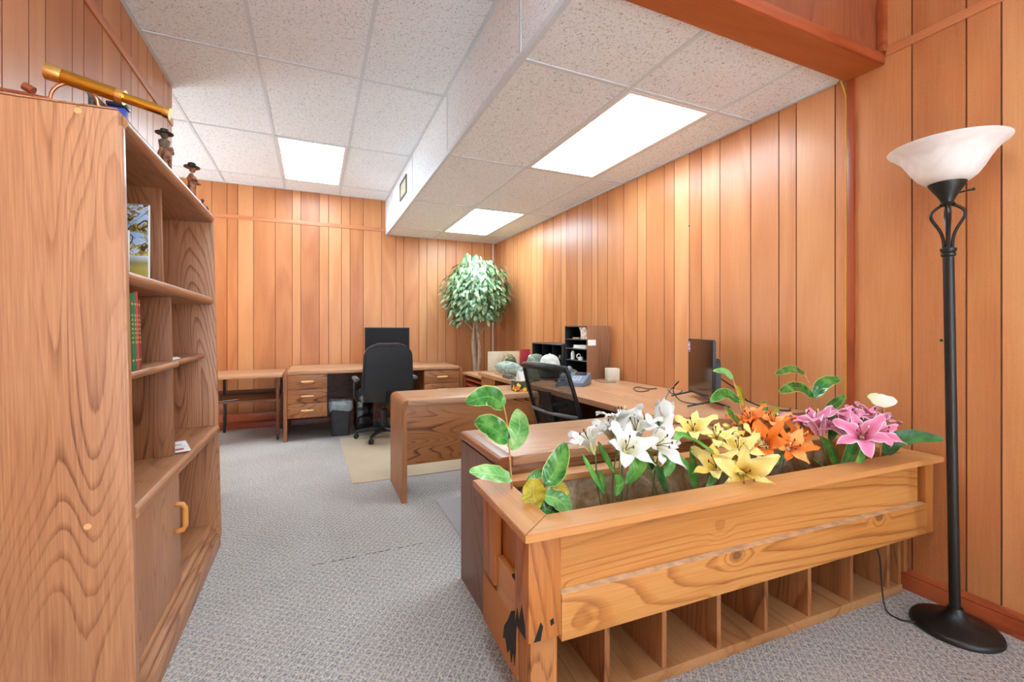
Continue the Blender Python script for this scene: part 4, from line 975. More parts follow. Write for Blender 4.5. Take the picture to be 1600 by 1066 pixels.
# crumpled sage bag
def lump(name, label, cat, c, r, mat, sd, flat=.0, grp=None, rot=0):
    b = B(); vs_ = b.ball((0, 0, 0), 1, seg=28)
    cr, sr = math.cos(rot), math.sin(rot)
    for v in vs_:
        n = 1 + .22 * mnoise.noise(v.co * 1.7 + Vector((sd, 0, 0))) + .08 * mnoise.noise(v.co * 5 + Vector((0, sd, 0)))
        q = v.co * n; x, y = q.x * r[0], q.y * r[1]
        v.co = Vector((x * cr - y * sr, x * sr + y * cr, max(q.z * r[2], -r[2] * .8)))
    zmin = min(v.co.z for v in vs_)
    for v in vs_: v.co += Vector((c[0], c[1], c[2] - zmin))
    return solo(name, b, mat, label, cat, grp, 60)
z = ZR + .001
b = B(); b.box(1.61, 1.775, 3.71, 4.05, z, z + .012, .002); solo('tan_folder', b, plain('tan_folder_card', (206, 160, 108), .7), 'flat tan cardboard folder lying on the far desk corner', 'folder')
b = B(); b.box(1.545, 1.605, 3.56, 3.70, z, z + .03, .006); solo('dark_pouch', b, plain('dark_pouch_cloth', (104, 90, 78), .8, var=.3, vscale=50), 'dark brown pouch at the edge of the far desk', 'pouch')
lump('cloth_bundle', 'long sage green bundled cloth lying over the tan folder', 'cloth', (1.68, 3.86, z + .013), (.075, .24, .062), sage, 3.1, rot=.12)
lump('cloth_bundle', 'mottled olive cloth heaped in front of the upright folders', 'cloth', (1.80, 4.13, z), (.07, .075, .10), camo, 7.7)
for k, (y, x, col, h, nm) in enumerate(((4.285, 1.76, (222, 206, 176), .205, 'cream'), (4.255, 1.93, (226, 200, 156), .205, 'buff'))):
    b = B(); b.box(x - .13, x + .13, y - .004, y + .004, z, z + h, .001); solo('file_folder', b, plain('folder_' + nm, col, .7, var=.03), f'{nm} paper folder standing upright at the far end of the far desk', 'folder', 'upright paper folders')
b = B(); b.box(1.97, 2.08, 4.215, 4.235, z, z + .225, .003); solo('red_binder', b, plain('red_binder_cover', (176, 40, 52), .5), 'red binder standing upright between the folders and the low organizer', 'binder')
lump('white_bag', 'crumpled white plastic bag in front of the low organizer', 'bag', (2.03, 4.05, z), (.06, .07, .10), pale, 5.2)
cap('dark olive cap lying beside the sage green bundle', 1.665, 3.39, math.radians(200), 1.0, dolive)
cap('grey green cap in the middle of the heap in front of the pigeonholes', 1.95, 3.82, math.radians(295), 1.05, olive, zo=.075)
cap('pale cap with orange brown patch leaning before the tall organizer', 1.91, 3.48, math.radians(245), 1.1, pale, None, 0, patch_m, zo=.085)
lump('cloth_heap', 'dark olive cloth flattened under the pale cap and the grey green cap', 'cloth', (1.93, 3.62, ZR + .001), (.13, .22, .05), dolive, 9.4)
cap('camouflage cap beside the blue telephone', 1.99, 3.26, math.radians(205), .85, camo)

# ------------------------------------------------------------------ telephone, white box, tissue box
blu = plain('blue_grey_plastic', (112, 120, 138), .4, var=.02); blu2 = plain('pale_key_plastic', (176, 180, 190), .4)
pc = at_z(890, 592, ZR)
t = thing('telephone', 'blue grey desk telephone with its handset, in front of the tall organizer', 'telephone', (1.86, 2.99, ZR + .0015), (0, 0, math.radians(-50)), world=False)
b = B(); b.prism([(-.11, 0), (.11, 0), (.11, .085), (.09, .09), (-.11, .028)], -.105, .105, 'X', .004); bd = add('body', b, blu, t)
sl = math.atan2(.062, .20); TM = Matrix.Translation((0, -.11, .0285)) @ Matrix.Rotation(sl, 4, 'X')
for i in range(4):
    for j in range(3):
        b = B(); b.box(-.005 + j * .026, .015 + j * .026, .03 + i * .024, .047 + i * .024, 0, .005, .001, mat=TM); add('key', b, blu2, bd)
b = B(); b.box(-.01, .085, .15, .195, 0, .004, .001, mat=TM); add('display', b, M['screen'], bd)
b = B(); b.tube([(-.066, -.10, .058), (-.066, -.09, .066), (-.066, -.04, .088), (-.066, .03, .11), (-.066, .075, .118), (-.066, .09, .112)], [.018, .022, .016, .016, .022, .018], 12); hs = add('handset', b, blu, t)
b = B(); b.ball((-.066, -.088, .052), .021, .021, .016, 12); b.ball((-.066, .082, .098), .021, .021, .016, 12); add('ear_cups', b, blu, hs)
b = B(); b.tube([(-.07 - .012 * math.cos(k * 1.1), -.11 - .0035 * k, .012 + .012 * math.sin(k * 1.1)) for k in range(26)], .003, 6); add('coiled_cord', b, blu, t)
b = B(); q = at_z(957, 596, ZR); b.box(-.05, .05, -.045, .045, 0, .105, .006, mat=Matrix.Translation((q.x + .03, q.y + .045, ZR + .001)) @ Matrix.Rotation(-.25, 4, 'Z'))
solo('white_box', b, M['cream'], 'small plain cream plastic box on the desk right of the telephone', 'box')
b = B(); pts = [at_z(929, 594, ZR + .004), at_z(933, 595, ZR + .004), at_z(938, 597, ZR + .004), at_z(948, 598, ZR + .004), at_z(962, 597.5, ZR + .004)]
b.tube(pts, .003, 6); solo('cable', b, M['grey_pl'], 'thin grey cord between the telephone and the cream box', 'cable')
q = at_z(819, 612, .675)
t = thing('tissue_box', 'tissue box printed with lemons and leaves on the middle desk', 'tissue box', (q.x, q.y + .06, .676), (0, 0, -.1), world=False)
lem = NT('lemon_print', .5); v = lem.coord(rnd=False)
vo = lem.node('ShaderNodeTexVoronoi', {'Vector': v, 'Scale': 32}); 
lc = lem.ramp(lem.node('ShaderNodeSeparateColor', {0: vo.outputs['Color']}).outputs[0], [(0, (52, 66, 34)), (.3, (236, 190, 40)), (.55, (222, 120, 40)), (.7, (60, 74, 44)), (.85, (240, 214, 90))], 'CONSTANT')
lem.color(lem.mix(lem.math('GREATER_THAN', vo.outputs['Distance'], .62), lc, lin((40, 50, 40))))
b = B(); b.box(-.058, .058, -.058, .058, 0, .075, .002); add('carton', b, lem.m, t)
b = B()
def tis(u, v): a = v * 2 * PI; r = .03 * (1 - u * .25) * (1 + .3 * math.sin(3 * a + u * 2)) ; return Vector((r * math.cos(a) * (1 + u * .6), r * math.sin(a) * .6, .07 + .072 * u + .01 * math.sin(2 * a) * u))
b.grid(tis, 8, 24); add('tissue', b, M['paper'], t, 80, label='white tissue sticking out')

# ------------------------------------------------------------------ ficus tree in the corner
FX, FY = 1.905, 5.38
t = thing('ficus_tree', 'tall bushy artificial ficus tree in a pot in the far right corner', 'tree', (FX, FY, 0))
b = B(); b.lathe([(.0, 0), (.12, 0), (.15, .25), (.16, .26), (.16, .28), (.14, .28), (.135, .24), (.0, .24)], (FX, FY, 0), 28); add('pot', b, plain('dark_pot', (60, 44, 36), .6), t)
bark = wood('ficus_bark', (88, 66, 50), (132, 106, 84), (176, 150, 124), 'Z', 3, 6, .9, .6, bump=.6)
b = B()
for k, (dx, dy, ph) in enumerate(((-.05, 0, 0), (.03, .02, 2.1), (.0, -.04, 4.2))):
    pts = []
    for i in range(14): f = i / 13; pts.append((FX - .01 + dx * (1 - f * .8) + .022 * math.sin(f * 7 + ph), FY + dy + .02 * math.cos(f * 7 + ph), .24 + f * 1.1))
    b.tube(pts, [.032 - .012 * i / 13 for i in range(14)], 10)
for k in range(14):
    a = k * 2.4; z0 = 1.05 + .04 * k
    b.tube([(FX - .01, FY, z0), (FX - .02 + .18 * math.cos(a), FY + .16 * math.sin(a), z0 + .18), (FX + .30 * math.cos(a), FY + .26 * math.sin(a), z0 + .22)], [.014, .008, .004], 6)
add('trunk', b, bark, t)
def leaf_mat(name, dark, mid, lightc, rim=None, rough=.3):
    w = NT(name, rough, .5)
    m = w.node('ShaderNodeAttribute', attribute_name='mid').outputs['Fac']; al = w.node('ShaderNodeAttribute', attribute_name='along').outputs['Fac']
    v = w.coord(); n = w.noise(v, 18, 3)
    c = w.ramp(n, [(.3, dark), (.5, mid), (.7, lightc)])
    vein = w.math('MULTIPLY_ADD', w.math('SINE', w.math('MULTIPLY', w.math('SUBTRACT', al, w.math('MULTIPLY', m, .18)), 56)), .5, .5)
    c = w.mix(w.math('MULTIPLY', vein, .14), c, lin(lightc))
    c = w.mix(w.math('MULTIPLY', w.math('LESS_THAN', m, .05), .6), c, lin(lightc))
    if rim: c = w.mix(w.math('GREATER_THAN', m, .93), c, lin(rim))
    w.color(c); w.b.inputs['Subsurface Weight'].default_value = 0
    w.bump(vein, .25, .002); return w.m
fl = leaf_mat('ficus_leaf', (48, 78, 44), (96, 132, 84), (158, 186, 140), None, .35)
fl2 = leaf_mat('ficus_leaf_pale', (100, 134, 84), (148, 176, 126), (196, 214, 178), None, .4)
rf = random.Random(11)
def leaf_geo(b, p, d, nrm, Ln, W_, curl=.15, nu=4, nv=2, cup=.12):
    d = d.normalized(); s = d.cross(nrm)
    if s.length < 1e-4: s = d.orthogonal()
    s.normalize(); n = s.cross(d).normalized()
    def fn(u, v):
        k = v * 2 - 1; wd_ = W_ * (math.sin(PI * min(1, u ** .8)) ** .8 if 0 < u < 1 else 0.0)
        return p + d * (Ln * u) + s * (k * wd_) + n * (-curl * Ln * u * u + cup * wd_ * (k * k))
    return b.grid(fn, nu, nv, True)
b = B(); C = Vector((1.915, 5.40, 1.63))
for k in range(2300):
    th, ph = rf.uniform(0, 2 * PI), math.acos(rf.uniform(-.82, 1))
    rr = rf.uniform(.22, 1.0) ** .5
    e = Vector((math.sin(ph) * math.cos(th), math.sin(ph) * math.sin(th), math.cos(ph)))
    lob = 1 + .16 * mnoise.noise(e * 2.2 + Vector((3, 1, 4)))
    p = C + Vector((e.x * .44, e.y * .40, e.z * .47)) * rr * lob
    p.x += -.03 * (e.z < -.3)
    if p.x > XR - .05: p.x = XR - .05 - rf.uniform(0, .05)
    if p.y > YB - .05: p.y = YB - .05
    d = Vector((e.x * .7 + rf.uniform(-.4, .4), e.y * .7 + rf.uniform(-.4, .4), -.65 + rf.uniform(-.35, .35)))
    nrm = (e + Vector((rf.uniform(-.3, .3), rf.uniform(-.3, .3), .5))).normalized()
    b.mi = 1 if rf.random() < .38 else 0
    leaf_geo(b, p, d, nrm, rf.uniform(.065, .095), rf.uniform(.016, .023), .2)
for v in b.bm.verts:
    v.co.x = min(v.co.x, XR - .006); v.co.y = min(v.co.y, YB - .006)
add('foliage', b, [fl, fl2], t, 70)

# ------------------------------------------------------------------ fixtures on walls and soffit
t = thing('vent', 'small square vent with dark frame in the side of the lowered ceiling', 'vent', (XS, 4.74, 2.53))
b = B()
for q in ((4.56, 4.58, 2.53, 2.72), (4.90, 4.92, 2.53, 2.72), (4.58, 4.90, 2.53, 2.55), (4.58, 4.90, 2.70, 2.72)): b.box(XS - .012, XS - .0005, *q)
add('frame', b, plain('vent_frame_grey', (96, 90, 80), .5), t)
b = B(); b.box(XS - .005, XS - .0005, 4.5805, 4.8995, 2.5505, 2.6995); add('plate', b, plain('vent_plate', (196, 188, 164), .6), t)
b = B(); b.tube([(2.34, YB - .012, .8), (2.34, YB - .012, 1.6), (2.342, YB - .012, 2.3), (2.345, YB - .014, 2.375)], .007, 8); solo('conduit', b, M['white'], 'thin white cable running down the far right corner behind the tree', 'cable')
yel = plain('yellow_wire', (232, 176, 50), .5)
b = B(); b.tube([(XR - .012, 1.372, 2.372), (XR - .02, 1.356, 2.378), (XR - .012, 1.345, 2.33), (XR - .006, 1.336, 2.28), (XR - .005, 1.336, 1.7), (XR - .005, 1.337, 1.2), (XR - .005, 1.336, .80)], .0035, 8); solo('wire', b, yel, 'thin yellow wire running down beside the red wall batten', 'wire')
for px, py in ((1077, 353), (1471, 532)):
    d = ray(px, py); q = Vector((0, 0, CAM_H)) + d * (XR / d.x); b = B(); b.lathe([(.0, 0), (.006, 0), (.005, .003), (.0, .004)], (0, 0, 0), 10)
    for v in b.bm.verts: v.co = Vector((q.x - .0002 - v.co.z, q.y + v.co.x, q.z + v.co.y))
    solo('screw', b, M['black_m'], 'dark screw head in the right wall ' + ('near the middle of the panelling' if px < 1200 else 'beside the floor lamp pole'), 'screw')
# ------------------------------------------------------------------ artificial flowers in the planter
RGT = Vector((math.cos(YAW), -math.sin(YAW), 0)); TOW = Vector((-math.sin(YAW), -math.cos(YAW), 0)); UP = Vector((0, 0, 1))
def cdir(r, u, t, at=None):
    if at is None: return (RGT * r + UP * u + TOW * t).normalized()
    T_ = -ray(*at).normalized(); R_ = UP.cross(T_).normalized(); U_ = T_.cross(R_)
    return (R_ * r + U_ * u + T_ * t).normalized()
M['mag'] = leaf_mat('magnolia_leaf', (20, 72, 24), (44, 110, 40), (104, 158, 78), (176, 190, 96), .22)
M['mag_y'] = leaf_mat('magnolia_leaf_underside', (136, 126, 24), (172, 158, 40), (196, 182, 76), None, .45)
M['mag_p'] = leaf_mat('magnolia_leaf_pale', (72, 146, 66), (118, 180, 100), (176, 214, 150), (188, 204, 120), .25)
M['lil_l'] = leaf_mat('lily_leaf', (52, 116, 40), (86, 156, 62), (130, 190, 92), None, .35)
M['lil_d'] = leaf_mat('lily_leaf_dark', (28, 78, 34), (50, 106, 48), (84, 138, 74), None, .35)
M['stem_t'] = plain('tan_stem', (196, 144, 90), .6, var=.1, vscale=60)
M['stem_g'] = plain('green_stem', (92, 116, 62), .5, var=.1, vscale=60)
def petal_mat(name, throat, tip, midc=None, edge=None):
    w = NT(name, .6, .3)
    m = w.node('ShaderNodeAttribute', attribute_name='mid').outputs['Fac']; al = w.node('ShaderNodeAttribute', attribute_name='along').outputs['Fac']
    v = w.coord(); n = w.math('MULTIPLY', w.noise(v, 60, 3), .25)
    c = w.ramp(w.math('ADD', al, w.math('SUBTRACT', n, .12)), [(.12, throat), (.62, tip)])
    if midc:
        k = w.math('MULTIPLY', w.math('SUBTRACT', 1, w.math('MULTIPLY', m, 1.25), clamp=True), w.math('SUBTRACT', 1.15, al, clamp=True))
        c = w.mix(k, c, lin(midc))
    if edge: c = w.mix(w.math('GREATER_THAN', w.math('ADD', m, n), .97), c, lin(edge))
    w.color(c); w.bump(w.math('SINE', w.math('MULTIPLY', m, 26)), .15, .001)
    w.b.inputs['Subsurface Weight'].default_value = .0
    return w.m
PM = {'white': petal_mat('white_petal', (206, 202, 140), (222, 220, 214)),
      'yellow': petal_mat('yellow_petal', (228, 168, 24), (236, 220, 140), (240, 206, 90)),
      'deep': petal_mat('deep_yellow_petal', (232, 170, 34), (242, 206, 96)),
      'orange': petal_mat('orange_petal', (208, 76, 8), (234, 122, 40)),
      'porange': petal_mat('pale_orange_petal', (226, 112, 30), (240, 166, 92)),
      'pink': petal_mat('pink_petal', (228, 168, 178), (226, 140, 172), (198, 44, 100), (240, 212, 222))}
M['anther'] = plain('brown_anther', (92, 56, 28), .8); M['filament'] = plain('pale_filament', (222, 216, 160), .6)
def smooth_path(P, n=6):
    P = [Vector(p) for p in P]; o = []
    for i in range(len(P) - 1):
        p0, p1, p2, p3 = P[max(0, i - 1)], P[i], P[i + 1], P[min(len(P) - 1, i + 2)]
        for k in range(n): f = k / n; o.append(.5 * ((2 * p1) + (p2 - p0) * f + (2 * p0 - 5 * p1 + 4 * p2 - p3) * f * f + (3 * p1 - p0 - 3 * p2 + p3) * f ** 3))
    return o + [P[-1]]
def thin(b, d=.0012):
    r = bmesh.ops.extrude_face_region(b.bm, geom=b.bm.faces[:])
    b.bm.normal_update()
    for v in [q for q in r['geom'] if isinstance(q, bmesh.types.BMVert)]: v.co -= v.normal * d
    bmesh.ops.recalc_face_normals(b.bm, faces=b.bm.faces[:])
def leaf(parent, path, W_, mat, nrm=None, cup=.25, sharp=1.0, name='leaf', fold=0):
    """path: 3D points from the leaf base to its tip"""
    P = smooth_path(path, 8); n = len(P) - 1
    nrm = nrm or cdir(0, .75, .66)
    b = B()
    def fn(u, v):
        x = u * n; i = min(int(x), n - 1); f = x - i; p = P[i].lerp(P[i + 1], f)
        t = (P[min(n, i + 1)] - P[max(0, i - 1)]).normalized(); s = t.cross(nrm)
        s = s.normalized() if s.length > 1e-4 else t.orthogonal(); nn = s.cross(t)
        k = v * 2 - 1; ww = W_ / 2 * max(.02, math.sin(PI * (.02 + .96 * u) ** sharp)) ** .72
        rip = .035 * W_ * math.sin(u * 22) * abs(k)
        return p + s * (k * ww * (1 - fold * .5)) + nn * (cup * ww * k * k + abs(k) * fold * ww + rip)
    b.grid(fn, 18, 8, True); thin(b)
    return add(name, b, mat, parent, 70)
def pleaf(parent, pix, Y, w, mat, dy=0, **k):
    """leaf through photo positions at depth Y, tip dy nearer or farther"""
    n = len(pix); pts = [at_y(q[0], q[1], Y + dy * i / (n - 1)) for i, q in enumerate(pix)]
    if n == 2: m = pts[0].lerp(pts[1], .5) + UP * (pts[0] - pts[1]).length * .06; pts = [pts[0], m, pts[1]]
    k['nrm'] = cdir(*k.get('nrm', (0, .6, .8)), at=pix[-1])
    return leaf(parent, pts, w, mat, **k)
def bloom(parent, base, axis, size, mats, seed=0, openn=1.0, n=6):
    axis = axis.normalized(); a = axis.orthogonal().normalized(); c = axis.cross(a)
    r_ = random.Random(seed)
    b = B(); b.tube([base - axis * .012, base, base + axis * size * .14, base + axis * size * .3], [.003, .007, .011, .006], 10)
    bl = add('bloom', b, M['filament'], parent)
    for k in range(n):
        th = 2 * PI * k / n + r_.uniform(-.12, .12); lay = k % 2; sc = size * r_.uniform(.9, 1.08); curl = r_.uniform(.22, .5); op = openn * r_.uniform(.85, 1.15)
        e = a * math.cos(th) + c * math.sin(th); tn = a * -math.sin(th) + c * math.cos(th); tw = r_.uniform(-.2, .2)
        b = B()
        def fn(u, v):
            k_ = v * 2 - 1
            rad = sc * (.07 + .13 * u + .62 * op * u ** 2.3); h = sc * (.95 * u - curl * op * u ** 3.2) + lay * .004
            ww = sc * (.265 if lay else .20) * (.25 + .75 * math.sin(PI * (.12 + .86 * u) ** 1.15)) * (1 if u < .97 else .35)
            wav = .08 * sc * math.sin(u * 15 + k * 2 + k_ * 2) * abs(k_) * u
            p = base + axis * (h + wav) + e * (rad - .25 * ww * k_ * k_ * (1 - .6 * u)) + tn * (k_ * ww * .9 + tw * sc * u * u * .3)
            return p
        b.grid(fn, 14, 6, True); thin(b, .0008)
        m = mats[k % len(mats)]; add('petal', b, PM[m], bl, 70)
    for k in range(4):
        th = 2 * PI * k / 4 + .4; e = a * math.cos(th) + c * math.sin(th); b = B()
        tip = base + axis * size * .72 + e * size * .17
        b.tube([base + axis * size * .2, base + axis * size * .5 + e * size * .06, tip], .0013, 5); b.ball(tip, .003, .003, .006, 8); add('stamen', b, M['filament'] if k == 3 else M['anther'], bl)
    return bl
GZ = .434      # where the stems stand on the planter lining
def lily(color, mats, base, foot, Y, axis, size, label, seed, leaves=(), dyb=0, openn=1.0):
    bp_ = at_y(base[0], base[1], Y + dyb); d = ray(*foot); fx = at_y(foot[0], foot[1], Y); fp = Vector((fx.x, Y, GZ))
    ax = cdir(*axis, at=base)
    t = thing('artificial_lily', label, 'flower', fp, group=color + ' lilies in the planter')
    b = B(); mid = fp.lerp(bp_, .55) + Vector((0, .01, 0)); b.tube(smooth_path([fp, mid, bp_ - ax * .02, bp_], 5), [.0028] * 16, 6); add('stem', b, M['stem_g'], t)
    bloom(t, bp_, ax, size * 1.13, mats, seed, openn)
    for lf in leaves:
        pix, w = lf[0], lf[1]; m = lf[2] if len(lf) > 2 else 'lil_l'; kw = lf[3] if len(lf) > 3 else {}
        pleaf(t, pix, Y + kw.pop('y', 0), w, M[m], **kw)
    return t
def sprig(label, stem, Y, leaves, foot=True, group='glossy leaf sprigs in the planter'):
    pts = [at_y(q[0], q[1], Y) for q in stem]
    fp = Vector((pts[0].x, Y, GZ)); t = thing('magnolia_sprig', label, 'plant', fp, group=group)
    b = B(); P = smooth_path([fp] + pts, 5); b.tube(P, [.0042 - .0022 * i / len(P) for i in range(len(P))], 8); add('stem', b, M['stem_t'], t)
    for pix, w, m, kw in leaves: kw = dict(kw); pleaf(t, pix, Y + kw.pop('y', 0), w, M[m], sharp=kw.pop('sharp', .92), **({'nrm': (0, .3, .95)} | kw))
    return t
sprig('tall magnolia sprig with four broad leaves at the left end of the planter', [(800, 772), (797, 720), (793, 665), (787, 634)], 1.345,
      [([(787, 636), (764, 620), (728, 630)], .072, 'mag', dict(dy=-.03)), ([(794, 690), (768, 668), (741, 661)], .078, 'mag', dict(dy=-.03)),
       ([(797, 702), (812, 670), (808, 639)], .072, 'mag_p', dict(dy=-.04, nrm=(-.2, .1, .97))), ([(799, 748), (770, 742), (733, 738)], .066, 'mag_p', dict(dy=-.04, nrm=(0, .5, .85)))])
sprig('short magnolia sprig with a yellow leaf in the left front corner of the planter', [(828, 800), (846, 775), (857, 764)], 1.215,
      [([(852, 757), (868, 735), (884, 692)], .074, 'mag', dict(nrm=(-.1, .2, .97))), ([(824, 752), (840, 742), (860, 738)], .032, 'mag', dict(y=.06)),
       ([(811, 780), (828, 772), (834, 750)], .012, 'mag_y', dict(nrm=(0, .2, 1))), ([(840, 796), (834, 775), (832, 747)], .074, 'mag_y', dict(nrm=(.15, .1, .95), sharp=1.25)),
       ([(846, 774), (870, 780), (892, 801)], .066, 'mag_p', dict(dy=-.01)), ([(862, 764), (876, 762), (889, 772)], .036, 'mag_y', dict(nrm=(0, .5, .85))),
       ([(842, 800), (855, 796), (874, 808)], .05, 'mag', dict(dy=-.02))])
sprig('bare topped magnolia sprig rising in front of the television', [(1160, 668), (1155, 630), (1150, 608), (1145, 592)], 1.335,
      [([(1145, 592), (1132, 581), (1114, 580)], .028, 'mag_p', dict(dy=-.02)), ([(1149, 601), (1156, 612), (1162, 634)], .030, 'mag_y', dict(nrm=(-.3, .1, .95))),
       ([(1156, 628), (1132, 616), (1110, 629)], .050, 'mag', dict(dy=-.05)), ([(1163, 664), (1147, 655), (1132, 637)], .052, 'mag', dict(dy=-.03, nrm=(.2, .5, .8)))])
sprig('magnolia sprig with rounded leaves standing behind the pink lilies', [(1284, 690), (1274, 640), (1266, 606), (1257, 584)], 1.31,
      [([(1257, 584), (1236, 578), (1211, 586)], .040, 'mag', dict(dy=-.05)), ([(1271, 620), (1246, 606), (1217, 614)], .056, 'mag', dict(dy=-.06)),
       ([(1274, 622), (1288, 600), (1313, 592)], .062, 'mag', dict(dy=-.02, nrm=(-.2, .2, .95))), ([(1290, 642), (1304, 632), (1319, 618)], .046, 'mag', dict(nrm=(.2, .4, .9)))])
sprig('small pointed magnolia leaf tip poking up behind the orange lilies', [(1196, 690), (1195, 660), (1194, 645)], 1.37,
      [([(1194, 648), (1194, 636), (1193, 626)], .034, 'mag', dict(nrm=(.1, .1, 1))), ([(1205, 648), (1213, 640), (1213, 632)], .024, 'mag_y', dict(nrm=(0, 0, 1)))])
# white lilies
lily('white', ['white'], (927, 706), (949, 800), 1.27, (-.38, .85, .35), .092, 'leftmost white lily, a trumpet leaning left over the desk edge', 21, [([(944, 772), (928, 745), (909, 709)], .022), ([(946, 770), (940, 745), (938, 735)], .018, 'lil_l', dict(y=.03))])
lily('white', ['white'], (962, 692), (958, 800), 1.29, (-.25, .9, .3), .098, 'second white lily from the left, an upright yellowish trumpet', 22, [([(959, 738), (946, 715), (934, 690)], .024)])
lily('white', ['white'], (972, 713), (968, 800), 1.22, (.35, .55, .75), .105, 'lowest white lily, opening towards the front of the planter', 23, [([(978, 757), (1000, 725), (996, 704)], .052, 'lil_l', dict(nrm=(-.2, .1, .95))), ([(962, 775), (968, 755), (960, 742)], .030, 'lil_l', dict(nrm=(.3, .2, .9)))])
lily('white', ['white'], (992, 690), (976, 800), 1.28, (.05, .9, .45), .110, 'large white lily in the middle of the white cluster', 24)
lily('white', ['white'], (976, 672), (972, 798), 1.33, (-.2, .95, .1), .100, 'topmost white lily at the back of the white cluster', 25)
lily('white', ['white'], (1012, 700), (1040, 795), 1.25, (.75, .3, .55), .108, 'drooping white lily at the right of the white cluster', 26, [([(1040, 745), (1045, 720), (1022, 706)], .045, 'lil_l', dict(nrm=(.3, .4, .8))), ([(1018, 735), (1012, 715), (1000, 706)], .040, 'lil_d', dict(y=.03)), ([(1042, 770), (1032, 745), (1022, 722)], .030, 'lil_d', {})])
lily('white', ['white'], (1034, 682), (1016, 795), 1.30, (.1, 1, .05), .125, 'tall closed white lily bud between the white and yellow flowers', 27, [([(1046, 700), (1036, 675), (1026, 655)], .026, 'lil_d')], openn=.10)
# yellow lilies
lily('yellow', ['yellow'], (1084, 684), (1086, 790), 1.27, (-.05, .75, .65), .098, 'leftmost yellow lily facing up with a dark anther', 31, [([(1086, 765), (1078, 735), (1051, 703)], .030), ([(1088, 768), (1084, 730), (1078, 700)], .028, 'lil_l', dict(nrm=(.5, .1, .8))), ([(1049, 700), (1062, 681), (1085, 688), (1131, 719)], .030, 'lil_l', dict(y=-.05))])
lily('yellow', ['yellow'], (1118, 700), (1100, 790), 1.29, (.1, .85, .45), .100, 'pale yellow lily beside the leftmost yellow one', 32)
lily('yellow', ['yellow', 'yellow'], (1150, 716), (1108, 790), 1.24, (.2, .8, .6), .104, 'large pale yellow lily in the middle of the yellow cluster', 33)
lily('yellow', ['deep', 'yellow'], (1122, 742), (1104, 795), 1.20, (-.15, .6, .75), .104, 'deep golden lily low on the left of the yellow cluster', 34, [([(1104, 765), (1118, 745), (1136, 735)], .030, 'lil_l', {})])
lily('yellow', ['yellow'], (1156, 738), (1112, 795), 1.14, (.22, -.12, .97), .122, 'biggest yellow lily spilling over the front rim of the planter', 35)
lily('yellow', ['yellow'], (1166, 705), (1120, 790), 1.27, (.75, .45, .5), .105, 'pale yellow lily leaning right below the orange flowers', 36, [([(1178, 742), (1205, 724), (1231, 708)], .044, 'lil_d', dict(y=.02)), ([(1170, 745), (1190, 728), (1188, 706)], .036, 'lil_l', dict(y=.03))])
lily('yellow', ['yellow', 'deep'], (1160, 690), (1116, 790), 1.32, (-.1, .97, .2), .085, 'small upright yellow lily touching the orange flowers', 37)
# orange lilies
lily('orange', ['orange'], (1180, 672), (1200, 740), 1.30, (-.35, .85, .4), .104, 'leftmost orange lily with petals reaching toward the television', 41)
lily('orange', ['orange', 'porange'], (1208, 676), (1204, 740), 1.31, (.0, .95, .3), .100, 'upright orange lily at the top of the orange cluster', 42)
lily('orange', ['orange'], (1196, 702), (1206, 745), 1.24, (-.1, .45, .9), .110, 'deepest orange lily facing the front of the planter', 43)
lily('orange', ['porange', 'orange'], (1236, 694), (1212, 745), 1.27, (.5, .65, .55), .108, 'pale orange lily on the right beside the pink flowers', 44)
lily('orange', ['orange', 'porange'], (1226, 704), (1214, 745), 1.21, (.45, .35, .8), .096, 'low orange lily drooping above the back rim', 45)
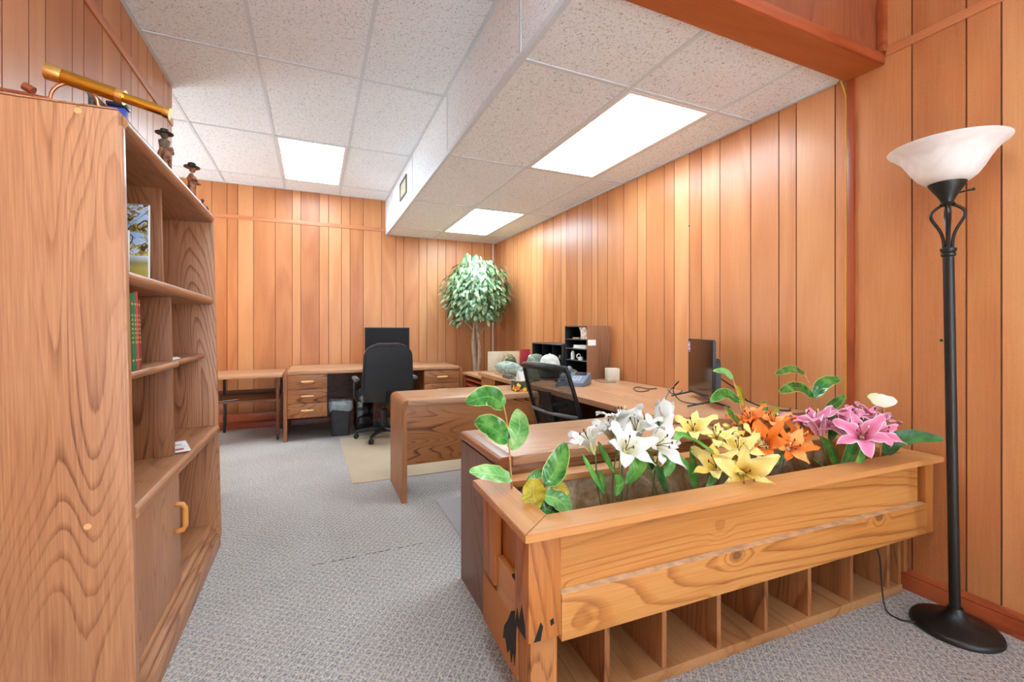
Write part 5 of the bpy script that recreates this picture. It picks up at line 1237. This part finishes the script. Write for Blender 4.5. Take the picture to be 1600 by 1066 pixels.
# pink lilies
lily('pink', ['pink'], (1281, 680), (1312, 760), 1.19, (-.25, .95, .25), .125, 'leftmost pink lily, a tall trumpet beside the orange flowers', 51, [([(1307, 738), (1300, 705), (1281, 680)], .034, 'lil_l', dict(nrm=(-.3, .2, .9))), ([(1302, 742), (1286, 730), (1268, 716)], .026, 'lil_l', dict(y=.06))])
lily('pink', ['pink'], (1324, 682), (1318, 760), 1.13, (-.5, .8, .35), .118, 'second pink lily from the left, leaning left', 52, [([(1312, 745), (1330, 705), (1332, 680)], .042, 'lil_l', dict(nrm=(-.2, .2, .95)))])
lily('pink', ['pink'], (1342, 672), (1330, 760), 1.14, (-.05, .95, .3), .112, 'topmost pink lily in the middle of the pink cluster', 53, [([(1297, 690), (1304, 665), (1300, 645)], .04, 'lil_d', dict(y=.05))])
lily('pink', ['pink'], (1346, 690), (1334, 760), 1.05, (.05, .55, .85), .112, 'lowest pink lily facing the front rim', 54, [([(1336, 735), (1348, 710), (1352, 692)], .026, 'lil_l', {})])
lily('pink', ['pink'], (1358, 684), (1342, 755), 1.08, (.6, .6, .5), .100, 'rightmost pink lily with a long pointed petal', 55)
lily('pink', ['pink'], (1362, 668), (1350, 750), 1.11, (.3, .95, .1), .098, 'small pink lily at the back near the pale spathe flower', 56)
# pale spathe and the long folded leaf at the right end
p0 = at_y(1381, 640, 1.08); fx = at_y(1374, 720, 1.08); fp = Vector((fx.x, 1.08, GZ))
t = thing('artificial_spathe_flower', 'flat pale white spathe flower above the pink lilies against the wall', 'flower', fp)
b = B(); b.tube(smooth_path([fp, at_y(1376, 690, 1.08), p0, at_y(1380, 630, 1.08)], 5), .003, 6); add('stem', b, M['stem_t'], t)
spm = petal_mat('pale_spathe', (216, 222, 170), (240, 234, 218))
leaf(t, [at_y(1355, 620, 1.10), at_y(1376, 627, 1.085), at_y(1400, 625, 1.065)], .064, spm, cdir(-.1, .35, .93, at=(1380, 625)), .2, 1.0, 'spathe')
p0 = at_y(1386, 712, 1.07); fp = Vector((p0.x - .01, 1.07, GZ))
t = thing('broad_leaf', 'long dark green folded leaf overhanging the right end of the planter', 'plant', fp)
b = B(); b.tube(smooth_path([fp, at_y(1385, 725, 1.07), at_y(1386, 710, 1.07)], 4), .003, 6); add('stem', b, M['stem_g'], t)
leaf(t, [at_y(1386, 712, 1.07), at_y(1398, 692, 1.05), at_y(1430, 684, 1.0), at_y(1475, 688, .93)], .08, M['lil_d'], cdir(-.1, .55, .83, at=(1430, 685)), .1, .9, 'leaf_blade', fold=.2)
